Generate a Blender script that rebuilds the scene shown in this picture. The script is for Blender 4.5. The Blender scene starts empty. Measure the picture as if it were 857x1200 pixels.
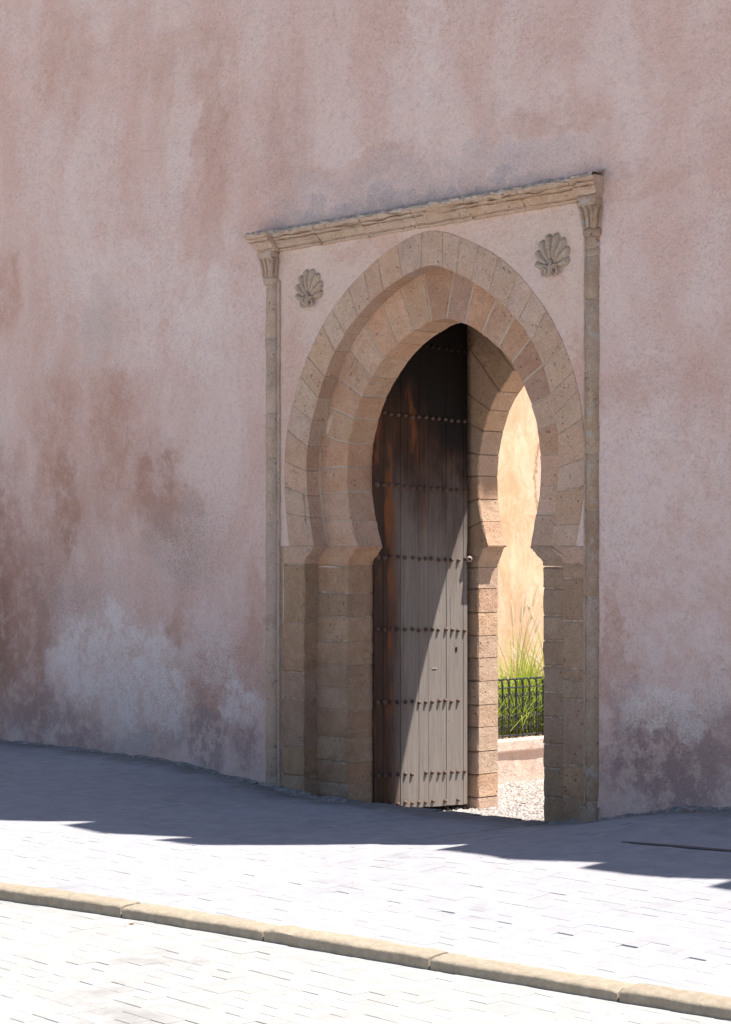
import bpy, bmesh, math, random
from mathutils import Vector, noise
R = random.Random(7)
SC = bpy.context.scene
COL = SC.collection

# ------------------------------------------------------------------ camera, sky, sun, exposure
TH = math.radians(48)
FPX = 2420.0                                   # focal length in 1200ths of the picture height
CAM = Vector((10.730, -8.750, 1.6))
cam = bpy.data.cameras.new('camera'); cam_o = bpy.data.objects.new('camera', cam); COL.objects.link(cam_o)
cam_o.location = CAM; cam_o.rotation_euler = (math.pi / 2, 0, TH)
cam.sensor_fit = 'VERTICAL'; cam.sensor_height = 36; cam.sensor_width = 36 * .714
cam.lens = 36 * FPX / 1200; cam.shift_y = 40 / 1200
cam.clip_start = .1; cam.clip_end = 2000
SC.camera = cam_o

SUN = Vector((.35, .30, 1.0)).normalized()
w = bpy.data.worlds.new('World'); SC.world = w; w.use_nodes = True
nt = w.node_tree; bg = nt.nodes['Background']
sky = nt.nodes.new('ShaderNodeTexSky'); sky.sky_type = 'NISHITA'; sky.sun_disc = False
sky.sun_elevation = math.asin(SUN.z); sky.sun_rotation = math.atan2(SUN.x, SUN.y)
sky.air_density = 1.0; sky.dust_density = .3; sky.ozone_density = 2.2
nt.links.new(sky.outputs[0], bg.inputs[0]); bg.inputs[1].default_value = .06
sl = bpy.data.lights.new('sun', 'SUN'); so = bpy.data.objects.new('sun', sl); COL.objects.link(so)
sl.energy = 4.5; sl.angle = math.radians(.5); sl.color = (1.0, .95, .88)
so.rotation_euler = SUN.to_track_quat('Z', 'Y').to_euler(); so.location = SUN * 30
SC.view_settings.view_transform = 'Standard'; SC.view_settings.look = 'None'
SC.view_settings.exposure = 1.02; SC.view_settings.gamma = 1

def proj(p):
    v = Vector(p) - CAM
    X = v.x * math.cos(TH) + v.y * math.sin(TH); Z = -v.x * math.sin(TH) + v.y * math.cos(TH)
    return 428.5 + FPX * X / Z, 640 - FPX * v.z / Z

# ------------------------------------------------------------------ materials
class NT:
    def __init__(s, name, rough=.9, spec=.2):
        s.m = bpy.data.materials.new(name); s.m.use_nodes = True; s.t = s.m.node_tree
        s.b = s.t.nodes['Principled BSDF']; s.b.inputs['Roughness'].default_value = rough
        s.b.inputs['Specular IOR Level'].default_value = spec
    def n(s, typ, **kw):
        x = s.t.nodes.new(typ)
        for k, v in kw.items():
            setattr(x, k, v)
        return x
    def set(s, sock, v):
        if hasattr(v, 'is_output'): s.t.links.new(v, sock)
        elif isinstance(v, (tuple, list)): sock.default_value = (*v, 1) if len(sock.default_value) == 4 and len(v) == 3 else v
        else: sock.default_value = v
    def coord(s): return s.n('ShaderNodeTexCoord').outputs['Object']
    def rnd(s): return s.n('ShaderNodeObjectInfo').outputs['Random']
    def vm(s, op, a, b=None):
        x = s.n('ShaderNodeVectorMath', operation=op); s.set(x.inputs[0], a)
        if b is not None: s.set(x.inputs[3] if op == 'SCALE' else x.inputs[1], b)
        return x.outputs['Value'] if op in ('LENGTH', 'DISTANCE', 'DOT_PRODUCT') else x.outputs[0]
    def ma(s, op, a, b=0.0, clamp=False):
        x = s.n('ShaderNodeMath', operation=op, use_clamp=clamp); s.set(x.inputs[0], a); s.set(x.inputs[1], b); return x.outputs[0]
    def noise(s, vec, scale, detail=4, rough=.55, dist=0.0, color=False):
        x = s.n('ShaderNodeTexNoise'); s.set(x.inputs['Vector'], vec); x.inputs['Scale'].default_value = scale
        x.inputs['Detail'].default_value = detail; x.inputs['Roughness'].default_value = rough; x.inputs['Distortion'].default_value = dist
        return x.outputs['Color'] if color else x.outputs['Fac']
    def vor(s, vec, scale, feature='F1'):
        x = s.n('ShaderNodeTexVoronoi', feature=feature); s.set(x.inputs['Vector'], vec); x.inputs['Scale'].default_value = scale
        return x.outputs['Distance']
    def mr(s, v, a, b, c=0.0, d=1.0, smooth=True):
        x = s.n('ShaderNodeMapRange'); x.interpolation_type = 'SMOOTHSTEP' if smooth else 'LINEAR'
        s.set(x.inputs[0], v)
        for i, q in enumerate((a, b, c, d)): s.set(x.inputs[i + 1], q)
        return x.outputs[0]
    def mix(s, f, a, b, mode='MIX'):
        x = s.n('ShaderNodeMix', data_type='RGBA', blend_type=mode); s.set(x.inputs[0], f); s.set(x.inputs[6], a); s.set(x.inputs[7], b)
        return x.outputs[2]
    def bump(s, h, strength=.5, dist=.01, prev=None):
        x = s.n('ShaderNodeBump'); s.set(x.inputs['Height'], h); x.inputs['Strength'].default_value = strength; x.inputs['Distance'].default_value = dist
        if prev is not None: s.t.links.new(prev, x.inputs['Normal'])
        return x.outputs[0]
    def done(s, col, normal=None):
        s.set(s.b.inputs['Base Color'], col)
        if normal is not None: s.t.links.new(normal, s.b.inputs['Normal'])
        return s.m

def plaster(name, blobs, c_lo, c_hi, c_dark, dots=()):
    t = NT(name, .95, .1); P = t.coord()
    wp = t.vm('ADD', P, t.vm('SCALE', t.vm('SUBTRACT', t.noise(P, 2.4, 8, .68, color=True), (.5, .5, .5)), .8))
    wp2 = t.vm('ADD', P, t.vm('SCALE', t.vm('SUBTRACT', t.noise(P, 7.0, 6, .75, color=True), (.5, .5, .5)), .16))
    st = t.vm('MULTIPLY', P, (1.0, 1.0, .45))
    big = t.mr(t.noise(st, 1.5, 8, .66, .5), .38, .63)
    col = t.mix(big, c_lo, c_hi)
    s2 = t.vm('MULTIPLY', wp2, (1.0, 1.0, .22))
    pat = t.mr(t.noise(s2, 2.0, 8, .7), .50, .74)
    col = t.mix(t.ma('MULTIPLY', pat, .26), col, c_dark)
    mott = t.mr(t.noise(wp2, 3.1, 8, .74), .52, .64)
    col = t.mix(t.ma('MULTIPLY', mott, .38), col, c_hi)
    for (x, z, rx, rz, c, s) in blobs:
        q = t.vm('MULTIPLY', t.vm('SUBTRACT', wp, (x, 0, z)), (1 / rx, 0, 1 / rz))
        f = t.mr(t.vm('LENGTH', q), 1.12, .5 if c not in (LIME, LIME2) else .72, 0, s)
        brk = t.mr(t.noise(wp2, 5.5, 8, .8), *((.36, .58, .3, 1) if c not in (LIME, LIME2, PURP) else (.42, .53, .12, 1)))
        col = t.mix(t.ma('MULTIPLY', f, brk), col, c)
    fine = t.noise(P, 75, 4, .75)
    gm_ = t.mr(t.noise(P, 1.1, 6, .65), .38, .62, .35, 1)
    col = t.mix(t.ma('MULTIPLY', t.ma('MULTIPLY', t.mr(fine, .50, .64), gm_), .34), col, tuple(v * .42 for v in c_dark))
    col = t.mix(t.ma('MULTIPLY', t.mr(fine, .46, .34), .22), col, tuple(min(.78, v * 1.15) for v in c_hi))
    mid = t.noise(P, 24, 6, .76)
    col = t.mix(t.ma('MULTIPLY', t.mr(mid, .52, .62), .20), col, tuple(v * .6 for v in c_dark))
    if dots:
        dn = t.mr(t.noise(P, 105, 5, .82), .53, .60)
        for (x, z, rx, rz, k) in dots:
            q = t.vm('MULTIPLY', t.vm('SUBTRACT', wp2, (x, 0, z)), (1 / rx, 0, 1 / rz))
            col = t.mix(t.ma('MULTIPLY', t.ma('MULTIPLY', t.mr(t.vm('LENGTH', q), 1.1, .2), dn), k), col, tuple(v * .30 for v in c_dark))
    spk = t.mr(t.vor(t.vm('ADD', P, t.vm('SCALE', t.noise(P, 30, 2, color=True), .03)), 30), .13, .05)
    spm = t.mr(t.noise(P, 1.7, 5, .65), .47, .62)
    col = t.mix(t.ma('MULTIPLY', t.ma('MULTIPLY', spk, spm), .6), col, tuple(v * .35 for v in c_dark))
    b = t.bump(t.noise(P, 4, 7, .65), .6, .05)
    b = t.bump(t.noise(P, 55, 5, .75), .5, .008, b)
    return t.done(col, b)

def stone(name, c1, c2, c3, lichen=0.0, var=.35):
    t = NT(name, .92, .15); P0 = t.coord(); r = t.rnd()
    P = t.vm('ADD', P0, t.vm('SCALE', (3.1, 7.7, 5.3), r))
    f = t.mr(t.noise(P, 9, 8, .72), .36, .66)
    col = t.mix(f, c1, c2)
    hue = t.n('ShaderNodeHueSaturation'); t.set(hue.inputs['Color'], col)
    r2 = t.ma('FRACT', t.ma('MULTIPLY', r, 17.31)); r3 = t.ma('FRACT', t.ma('MULTIPLY', r, 91.7)); r4 = t.ma('FRACT', t.ma('MULTIPLY', r, 53.3))
    t.set(hue.inputs['Value'], t.ma('ADD', t.ma('MULTIPLY', r2, var), 1 - var / 2))
    t.set(hue.inputs['Saturation'], t.ma('ADD', t.ma('MULTIPLY', r3, .25), .88)); t.set(hue.inputs['Fac'], 1.0)
    t.set(hue.inputs['Hue'], t.ma('ADD', t.ma('MULTIPLY', r4, .010), .495))
    col = hue.outputs[0]
    wp = t.vm('ADD', P0, t.vm('SCALE', t.vm('SUBTRACT', t.noise(P0, 14, 4, .7, color=True), (.5, .5, .5)), .12))
    blotch = t.mr(t.noise(wp, 3.2, 7, .75), .50, .68)
    col = t.mix(t.ma('MULTIPLY', blotch, .65), col, c3)
    pale = t.mr(t.noise(wp, 5.5, 7, .75), .60, .72)
    col = t.mix(t.ma('MULTIPLY', pale, .45), col, tuple(min(.62, v * 1.22 + .03) for v in c2))
    gr = t.mr(t.noise(P, 105, 4, .8), .42, .62)
    col = t.mix(t.ma('MULTIPLY', gr, .36), col, tuple(v * .42 for v in c1))
    gl = t.mr(t.noise(P, 88, 4, .8), .58, .66)
    col = t.mix(t.ma('MULTIPLY', gl, .4), col, tuple(min(.72, v * 1.2 + .05) for v in c2))
    mott = t.mr(t.noise(wp, 22, 6, .78), .50, .62)
    col = t.mix(t.ma('MULTIPLY', mott, .22), col, tuple(v * .72 for v in c3))
    pit = t.mr(t.vor(t.vm('ADD', P, t.vm('SCALE', t.noise(P, 22, 3, color=True), .06)), 30), .22, .08)
    pit = t.ma('MULTIPLY', pit, t.mr(t.noise(P, 7, 6, .7), .46, .56))
    col = t.mix(t.ma('MULTIPLY', pit, .55), col, tuple(v * .22 for v in c1))
    if lichen:
        l = t.mr(t.noise(t.vm('ADD', P0, t.vm('SCALE', t.noise(P0, 40, 3, color=True), .05)), 13, 8, .8), .54, .60)
        col = t.mix(t.ma('MULTIPLY', l, lichen), col, (.50, .455, .435))
    b = t.bump(t.noise(P, 13, 8, .74), .9, .026)
    b = t.bump(t.ma('SUBTRACT', t.noise(P, 85, 4, .75), t.ma('MULTIPLY', pit, 2.2)), .8, .007, b)
    return t.done(col, b)

def plain(name, c, c2, scale=30, rough=.85, bs=.4, bd=.004, spec=.2, var=0.0):
    t = NT(name, rough, spec); P = t.coord()
    col = t.mix(t.mr(t.noise(P, scale, 6, .65), .35, .68), c, c2)
    if var:
        hue = t.n('ShaderNodeHueSaturation'); t.set(hue.inputs['Color'], col); t.set(hue.inputs['Fac'], 1.0)
        t.set(hue.inputs['Value'], t.ma('ADD', t.ma('MULTIPLY', t.rnd(), var), 1 - var / 2)); col = hue.outputs[0]
    return t.done(col, t.bump(t.noise(P, scale * 2.5, 5, .65), bs, bd))

SALMON = (.51, .295, .225); LIME = (.76, .635, .605); BROWN = (.34, .19, .145); GREY = (.47, .375, .35); PURP = (.33, .235, .235); LIME2 = (.79, .685, .67)
WALL_BLOBS = [
    (-3.3, 1.2, .45, 1.45, (.42, .25, .20), .8), (-3.45, 1.0, .36, 1.2, (.27, .15, .115), .75), (-2.85, .95, .5, .9, (.39, .225, .18), .8), (-2.5, 1.85, .45, .55, (.50, .30, .24), .6),
    (-1.75, 2.5, .42, .5, SALMON, .75), (-2.5, 2.5, .4, .55, SALMON, .65), (-1.2, 2.0, .34, .4, (.44, .25, .19), .85), (-2.35, 1.9, .2, .5, (.42, .24, .18), .7), (-1.9, 1.95, .5, .3, SALMON, .5), (-1.05, 1.85, .5, .25, SALMON, .5),
    (-.95, 1.62, .5, .38, GREY, .5), (-2.25, 1.1, .45, .35, GREY, .45), (-1.75, .80, .8, .40, LIME2, 1.0), (-1.35, .45, .6, .34, LIME2, .9), (-2.3, .62, .35, .3, LIME2, .6),
    (-.75, .95, .45, .3, LIME, .6), (-.95, 1.0, .16, .3, SALMON, .8), (-.55, .62, .35, .16, (.50, .29, .23), .7), (-.25, .55, .22, .22, LIME2, .9),
    (-.65, .3, .32, .3, PURP, .75), (-.2, .22, .22, .25, PURP, .7), (-.08, 1.05, .16, .6, SALMON, .55), (-2.6, .25, .7, .25, PURP, .6), (-1.6, .18, .9, .14, PURP, .5),
    (-1.5, 3.35, .9, .5, LIME, .55), (-.6, 3.15, .4, .35, LIME, .6), (-1.9, 3.25, .3, .35, GREY, .4), (-2.0, 4.2, .4, .9, LIME, .35), (-3.2, 3.6, .25, .4, SALMON, .7),
    (-.55, 4.4, .22, 1.0, SALMON, .5), (.25, 4.3, .3, .8, (.53, .33, .28), .45), (-2.4, 5.2, .5, .5, SALMON, .4), (-1.0, 5.0, .5, .3, SALMON, .4), (1.55, 4.75, .16, .7, LIME, .55), (-.9, 4.55, .16, .5, LIME, .5),
    (1.0, 3.95, .7, .16, (.52, .33, .27), .5), (1.6, 3.86, 1.6, .17, (.52, .44, .45), .55), (1.3, 3.72, 1.7, .09, (.40, .37, .39), .75), (2.6, 4.05, .5, .12, SALMON, .45), (3.3, 3.6, .5, .1, SALMON, .35),  # grey-violet bands above the cornice: skylight tint and dirt painted together
    (3.55, 1.75, .5, .5, LIME, .5), (3.6, .95, .4, .35, LIME, .6), (3.08, 1.0, .1, .5, SALMON, .6), (3.4, .33, .55, .26, PURP, .9), (3.85, .52, .4, .3, (.37, .26, .25), .85), (3.18, .55, .15, .3, PURP, .6),
    (3.5, .68, .4, .16, LIME2, .7), (3.3, 2.5, .4, .2, SALMON, .35), (3.75, 2.6, .25, .3, SALMON, .3),
]
M_WALL = plaster('wall_plaster', WALL_BLOBS, (.665, .465, .415), (.72, .565, .53), (.60, .375, .31),
                 dots=[(-.8, 1.6, .75, .5, .75), (-2.3, 1.35, .9, .7, .6), (-1.2, .6, 1.3, .5, .6), (-.35, .8, .6, .6, .5), (3.45, .55, .6, .45, .6), (-2.3, 3.1, 1.0, .6, .3), (1.5, 3.8, 1.8, .16, .5), (.2, 4.0, .6, .4, .35)])
M_SPAN = plaster('spandrel_plaster', [(.3, 2.7, .2, .5, (.60, .36, .30), .5), (2.8, 2.6, .12, .3, (.58, .33, .27), .7), (1.0, 3.48, .5, .08, (.60, .38, .30), .5), (2.4, 3.2, .3, .2, (.64, .50, .46), .5)],
                 (.68, .49, .41), (.71, .56, .50), (.62, .40, .33))
def limewash(name):
    t = NT(name, .95, .1); P = t.coord()
    q = t.n('ShaderNodeMapping'); t.set(q.inputs[0], P); q.inputs['Rotation'].default_value = (math.radians(28), 0, 0); q.inputs['Scale'].default_value = (1, 1.0, .28)
    w_ = t.vm('ADD', q.outputs[0], t.vm('SCALE', t.noise(P, 1.6, 5, .6, color=True), .5))
    a = t.mr(t.noise(w_, 4.5, 7, .7), .36, .66); b_ = t.mr(t.noise(w_, 11, 6, .7), .5, .7)
    col = t.mix(a, (.67, .43, .26), (.77, .58, .41)); col = t.mix(t.ma('MULTIPLY', b_, .5), col, (.79, .67, .50))
    sp = t.mr(t.noise(P, 3.2, 7, .75), .62, .70); col = t.mix(t.ma('MULTIPLY', sp, .7), col, (.50, .29, .17))
    wq = t.vm('ADD', P, t.vm('SCALE', t.vm('SUBTRACT', t.noise(P, 9, 6, .75, color=True), (.5, .5, .5)), .2))
    ql = t.vm('LENGTH', t.vm('MULTIPLY', t.vm('SUBTRACT', wq, (0, -1.15, 2.2)), (0, 11, 3.2)))
    col = t.mix(t.ma('MULTIPLY', t.mr(ql, 1.0, .8), .8), col, (.66, .50, .40)); col = t.mix(t.ma('MULTIPLY', t.ma('MULTIPLY', t.mr(ql, 1.25, 1.05), t.mr(ql, .8, 1.0)), .7), col, (.34, .20, .12))
    return t.done(col, t.bump(t.ma('SUBTRACT', t.noise(w_, 7, 6, .65), t.mr(ql, 1.0, .85)), .4, .02))
M_GARDEN = limewash('garden_wall_limewash')
M_INNER = stone('arch_sandstone', (.68, .43, .295), (.75, .51, .375), (.55, .34, .235), var=.2)
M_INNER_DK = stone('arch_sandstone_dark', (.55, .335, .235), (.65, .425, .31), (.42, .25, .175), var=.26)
M_OUTER = stone('outer_order_sandstone', (.66, .44, .325), (.73, .52, .40), (.55, .36, .255), var=.12)
M_PIER = stone('pier_sandstone', (.47, .31, .21), (.55, .38, .27), (.36, .225, .15), var=.2)
M_COLUMN = stone('column_sandstone', (.60, .43, .34), (.68, .515, .42), (.49, .335, .255), lichen=.25, var=.15)
M_COLUMN_R = stone('column_sandstone_lichen', (.49, .345, .25), (.57, .43, .33), (.39, .26, .18), lichen=.75, var=.15)
M_CORNICE = stone('cornice_sandstone', (.64, .45, .33), (.72, .54, .42), (.46, .31, .215), lichen=.25, var=.14)
M_SHELL = stone('carved_stone', (.56, .43, .34), (.63, .51, .415), (.47, .35, .27), var=.1)
M_REAR = stone('rear_arch_sandstone', (.68, .45, .31), (.76, .54, .39), (.57, .36, .24), var=.12)
M_MORTAR = plain('lime_mortar', (.46, .365, .29), (.56, .455, .375), 25, .95, .6, .006)
M_CAP = plain('weathered_mortar_cap', (.22, .20, .20), (.42, .38, .36), 24, .95, .9, .015)
M_REARJ = plain('rear_arch_joint', (.22, .15, .10), (.36, .26, .18), 25, .95)
M_CRUST = plain('cornice_crust', (.40, .32, .26), (.66, .56, .47), 16, .95, .9, .012)
M_CORE = plain('shade_dark_lining', (.10, .07, .05), (.14, .10, .075), 6, .95)  # passage darkness put into the base colour; hidden core shares it
M_BED = plain('sandy_joint_bed', (.30, .24, .21), (.44, .37, .34), 40, .95, .5, .004)
M_ROADBED = plain('sandy_road_bed', (.24, .17, .14), (.36, .29, .255), 40, .95, .5, .004)
M_KERB = plain('kerb_concrete', (.33, .275, .205), (.41, .345, .265), 26, .92, .6, .006, var=.1)
M_EARTH = plain('dry_earth', (.33, .27, .21), (.40, .34, .28), 3, .95)
M_STEEL = plain('black_painted_iron', (.02, .021, .024), (.035, .036, .04), 40, .45, .2, .002, .5)
M_STUD = plain('iron_stud_patina', (.17, .105, .08), (.10, .06, .045), 60, .6, .3, .003, .4)
M_KNOB = plain('worn_brass_ball', (.36, .27, .215), (.25, .18, .14), 60, .45, .2, .002, .5)
M_BLACK = plain('dark_hole', (.012, .010, .009), (.016, .013, .012), 20)

def paver_mat(name, c, c2, dirt):
    t = NT(name, .88, .2); P0 = t.coord(); r = t.rnd()
    P = t.vm('ADD', P0, t.vm('SCALE', (3.1, 7.7, 5.3), r))
    g = t.n('ShaderNodeNewGeometry').outputs['Position']
    col = t.mix(t.mr(t.noise(P, 28, 6, .7), .35, .68), c, c2)
    col = t.mix(t.ma('MULTIPLY', t.mr(t.noise(t.vm('ADD', g, t.vm('SCALE', t.noise(g, 9, 4, .7, color=True), .12)), .75, 8, .74), .54, .68), dirt), col, tuple(v * .50 for v in c))
    sy_ = t.n('ShaderNodeSeparateXYZ'); t.set(sy_.inputs[0], g)
    gr_ = t.ma('ADD', sy_.outputs[1], t.ma('MULTIPLY', t.ma('SUBTRACT', t.noise(g, 3.5, 7, .75), .5), .8))
    col = t.mix(t.mr(gr_, -.42, -.02, 0, .75), col, (.20, .165, .14))
    wn = t.n('ShaderNodeTexWhiteNoise'); wn.noise_dimensions = '2D'; t.set(wn.inputs['Vector'], t.vm('FLOOR', t.vm('SCALE', g, 1 / .085)))
    col = t.mix(t.ma('MULTIPLY', wn.outputs['Value'], .24), col, tuple(v * .45 for v in c))
    col = t.mix(t.ma('MULTIPLY', t.mr(t.noise(g, 60, 5, .78), .60, .68), .75), col, tuple(v * .42 for v in c))
    return t.done(col, t.bump(t.noise(P, 140, 4, .7), .45, .003))
M_PAVE = paver_mat('pavement_clay_paver', (.395, .392, .418), (.43, .428, .45), .3)
M_ROAD = paver_mat('road_clay_paver', (.405, .395, .385), (.44, .43, .42), .45)

def wood(name):
    t = NT(name, .75, .25); P0 = t.coord(); r = t.rnd()
    P = t.vm('ADD', P0, t.vm('SCALE', (0, 3.7, 5.3), r))
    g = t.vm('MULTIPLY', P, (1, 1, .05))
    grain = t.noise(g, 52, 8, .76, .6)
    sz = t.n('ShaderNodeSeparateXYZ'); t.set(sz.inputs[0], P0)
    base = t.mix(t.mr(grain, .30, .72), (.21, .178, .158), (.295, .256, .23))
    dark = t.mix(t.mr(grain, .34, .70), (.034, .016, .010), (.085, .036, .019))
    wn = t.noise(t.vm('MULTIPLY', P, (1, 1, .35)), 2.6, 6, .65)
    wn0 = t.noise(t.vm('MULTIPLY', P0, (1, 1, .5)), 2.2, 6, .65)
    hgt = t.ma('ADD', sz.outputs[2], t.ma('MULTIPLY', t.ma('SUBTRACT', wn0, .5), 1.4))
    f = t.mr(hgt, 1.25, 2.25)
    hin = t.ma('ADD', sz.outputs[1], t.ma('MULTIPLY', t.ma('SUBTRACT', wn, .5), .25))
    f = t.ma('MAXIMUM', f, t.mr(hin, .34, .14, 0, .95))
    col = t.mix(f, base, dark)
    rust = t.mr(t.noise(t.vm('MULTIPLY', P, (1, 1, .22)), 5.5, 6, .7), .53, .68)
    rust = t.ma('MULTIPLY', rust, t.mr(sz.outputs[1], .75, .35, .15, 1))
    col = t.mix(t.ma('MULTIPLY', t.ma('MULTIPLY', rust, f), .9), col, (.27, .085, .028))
    top_shade = t.ma('MULTIPLY', t.mr(t.ma('ADD', hgt, t.ma('MULTIPLY', sz.outputs[1], .9)), 2.6, 3.05), .95)  # unlit upper passage painted onto the plank tops as near-black
    col = t.mix(top_shade, col, (.006, .0045, .004))
    cr = t.mr(t.noise(t.vm('MULTIPLY', P, (1, 1, .03)), 75, 4, .7), .66, .73)
    col = t.mix(t.ma('MULTIPLY', cr, .45), col, (.03, .022, .017))
    nick = t.mr(t.vor(t.vm('MULTIPLY', P, (1, 1, .5)), 26), .10, .04)
    nick = t.ma('MULTIPLY', nick, t.mr(t.noise(P, 5, 4, .6), .46, .56))
    col = t.mix(t.ma('MULTIPLY', nick, .6), col, (.05, .038, .03))
    b = t.bump(grain, .5, .005); b = t.bump(t.ma('MULTIPLY', t.ma('ADD', cr, nick), -1.0), .6, .006, b)
    return t.done(col, b)
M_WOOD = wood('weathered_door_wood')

def leaf(name, c, c2, trans=.25):
    t = NT(name, .6, .3); P = t.coord()
    col = t.mix(t.mr(t.noise(P, 9, 4, .6), .35, .65), c, c2)
    t.done(col)
    tr = t.n('ShaderNodeBsdfTranslucent'); t.set(tr.inputs[0], tuple(min(1, v * 1.5) for v in c2))
    mx = t.n('ShaderNodeMixShader'); mx.inputs[0].default_value = trans
    out = t.t.nodes['Material Output']
    t.t.links.new(t.b.outputs[0], mx.inputs[1]); t.t.links.new(tr.outputs[0], mx.inputs[2]); t.t.links.new(mx.outputs[0], out.inputs[0])
    return t.m
M_GRASS = leaf('green_grass_blade', (.18, .25, .03), (.36, .43, .07), .4)
M_STALK = leaf('straw_stalk', (.42, .33, .18), (.50, .42, .22), .2)
M_PLUME = leaf('dusky_seed_plume', (.72, .57, .46), (.80, .68, .57), .5)
M_BROAD = leaf('broad_green_leaf', (.12, .20, .025), (.24, .34, .05), .35)
M_DRY = leaf('dry_orange_leaf', (.45, .20, .06), (.5, .26, .1), .1)

def gravel_mat():
    t = NT('pale_gravel', .9, .2); P = t.n('ShaderNodeNewGeometry').outputs['Position']
    v = t.n('ShaderNodeTexVoronoi'); t.set(v.inputs['Vector'], P); v.inputs['Scale'].default_value = 38
    sep = t.n('ShaderNodeSeparateColor'); t.set(sep.inputs[0], v.outputs['Color'])
    return t.done(t.mix(sep.outputs[0], (.33, .285, .26), (.52, .48, .45)), t.bump(t.noise(P, 90, 3), .4, .003))
M_GRAVEL = gravel_mat()

# ------------------------------------------------------------------ helpers
class MB:
    """collects vertices and faces for one mesh"""
    def __init__(s): s.v = []; s.f = []
    def add(s, vs, fs):
        o = len(s.v); s.v += [tuple(q) for q in vs]; s.f += [tuple(i + o for i in f) for f in fs]; return s
    def box(s, x0, x1, y0, y1, z0, z1):
        return s.add([(x0, y0, z0), (x1, y0, z0), (x1, y1, z0), (x0, y1, z0), (x0, y0, z1), (x1, y0, z1), (x1, y1, z1), (x0, y1, z1)],
                     [(0, 3, 2, 1), (4, 5, 6, 7), (0, 1, 5, 4), (1, 2, 6, 5), (2, 3, 7, 6), (3, 0, 4, 7)])
    def prism(s, poly, y0, y1):
        """(x,z) outline extruded in y"""
        n = len(poly)
        return s.add([(x, y0, z) for x, z in poly] + [(x, y1, z) for x, z in poly],
                     [tuple(range(n)), tuple(range(2 * n - 1, n - 1, -1))] + [(i, n + i, n + (i + 1) % n, (i + 1) % n) for i in range(n)])
    def tube(s, pts, r, n=6, cap=True, taper=None):
        pts = [Vector(p) for p in pts]; m = len(pts); o = len(s.v); up = Vector((.31, .87, .39)).normalized()
        for i, p in enumerate(pts):
            d = (pts[min(i + 1, m - 1)] - pts[max(i - 1, 0)]).normalized()
            a = d.cross(up); a = a.normalized() if a.length > 1e-4 else d.orthogonal().normalized(); b = d.cross(a)
            rr = r if taper is None else r * taper[i]
            for k in range(n):
                q = 2 * math.pi * k / n; s.v.append(tuple(p + (a * math.cos(q) + b * math.sin(q)) * rr))
        for i in range(m - 1):
            for k in range(n):
                s.f.append((o + i * n + k, o + i * n + (k + 1) % n, o + (i + 1) * n + (k + 1) % n, o + (i + 1) * n + k))
        if cap:
            s.f.append(tuple(o + k for k in range(n - 1, -1, -1))); s.f.append(tuple(o + (m - 1) * n + k for k in range(n)))
        return s
    def lathe(s, prof, cx, cy, n=16, jit=0.0):
        o = len(s.v); m = len(prof)
        for r, z in prof:
            for k in range(n):
                q = 2 * math.pi * k / n; rr = r + jit * noise.noise((cx * 7 + math.cos(q) * 1.7, math.sin(q) * 1.7, z * 9))
                s.v.append((cx + rr * math.cos(q), cy + rr * math.sin(q), z))
        for i in range(m - 1):
            for k in range(n):
                s.f.append((o + i * n + k, o + i * n + (k + 1) % n, o + (i + 1) * n + (k + 1) % n, o + (i + 1) * n + k))
        s.f.append(tuple(o + k for k in range(n - 1, -1, -1))); s.f.append(tuple(o + (m - 1) * n + k for k in range(n)))
        return s
    def mesh(s, name, mat, smooth=False, fix=True):
        me = bpy.data.meshes.new(name); me.from_pydata(s.v, [], s.f); me.update()
        if fix:
            bm = bmesh.new(); bm.from_mesh(me); bmesh.ops.recalc_face_normals(bm, faces=bm.faces); bm.to_mesh(me); bm.free()
        me.materials.append(mat)
        if smooth: me.polygons.foreach_set('use_smooth', [True] * len(me.polygons))
        return me
    def obj(s, name, mat, parent=None, smooth=False, fix=True, **props):
        return link(name, s.mesh(name, mat, smooth, fix), parent, **props)

def link(name, me, parent=None, loc=None, rot=None, **props):
    o = bpy.data.objects.new(name, me); COL.objects.link(o)
    if parent is not None: o.parent = parent
    if loc is not None: o.location = loc
    if rot is not None: o.rotation_euler = rot
    for k, v in props.items(): o[k] = v
    return o

def thing(name, label, cat, loc=(0, 0, 0), group=None):
    o = bpy.data.objects.new(name, None); COL.objects.link(o); o.location = loc; o.empty_display_size = .2
    o['label'] = label; o['category'] = cat
    if group: o['group'] = group
    return o

def autosmooth(o, ang=40):
    me = o.data
    me.polygons.foreach_set('use_smooth', [True] * len(me.polygons))
    try: me.set_sharp_from_angle(angle=math.radians(ang))
    except Exception: pass

def cr(P, n=200):
    """Catmull-Rom curve through P resampled evenly by arc length"""
    P = [Vector(p) for p in P]; Q = [2 * P[0] - P[1]] + P + [2 * P[-1] - P[-2]]; out = []
    for i in range(len(P) - 1):
        p0, p1, p2, p3 = Q[i:i + 4]
        for k in range(16):
            t = k / 16; out.append(.5 * ((2 * p1) + (p2 - p0) * t + (2 * p0 - 5 * p1 + 4 * p2 - p3) * t * t + (3 * p1 - p0 - 3 * p2 + p3) * t ** 3))
    out.append(P[-1]); s = [0.0]
    for a, b in zip(out, out[1:]): s.append(s[-1] + (b - a).length)
    res = []; j = 0
    for i in range(n + 1):
        q = s[-1] * i / n
        while j < len(s) - 2 and s[j + 1] < q: j += 1
        f = (q - s[j]) / max(1e-9, s[j + 1] - s[j]); res.append(out[j].lerp(out[j + 1], min(1, max(0, f))))
    return res
def off(c, d):
    res = []
    for i, p in enumerate(c):
        t = (c[min(i + 1, len(c) - 1)] - c[max(i - 1, 0)]).normalized(); res.append(p + Vector((-t.y, t.x)) * d)
    return res
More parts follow.
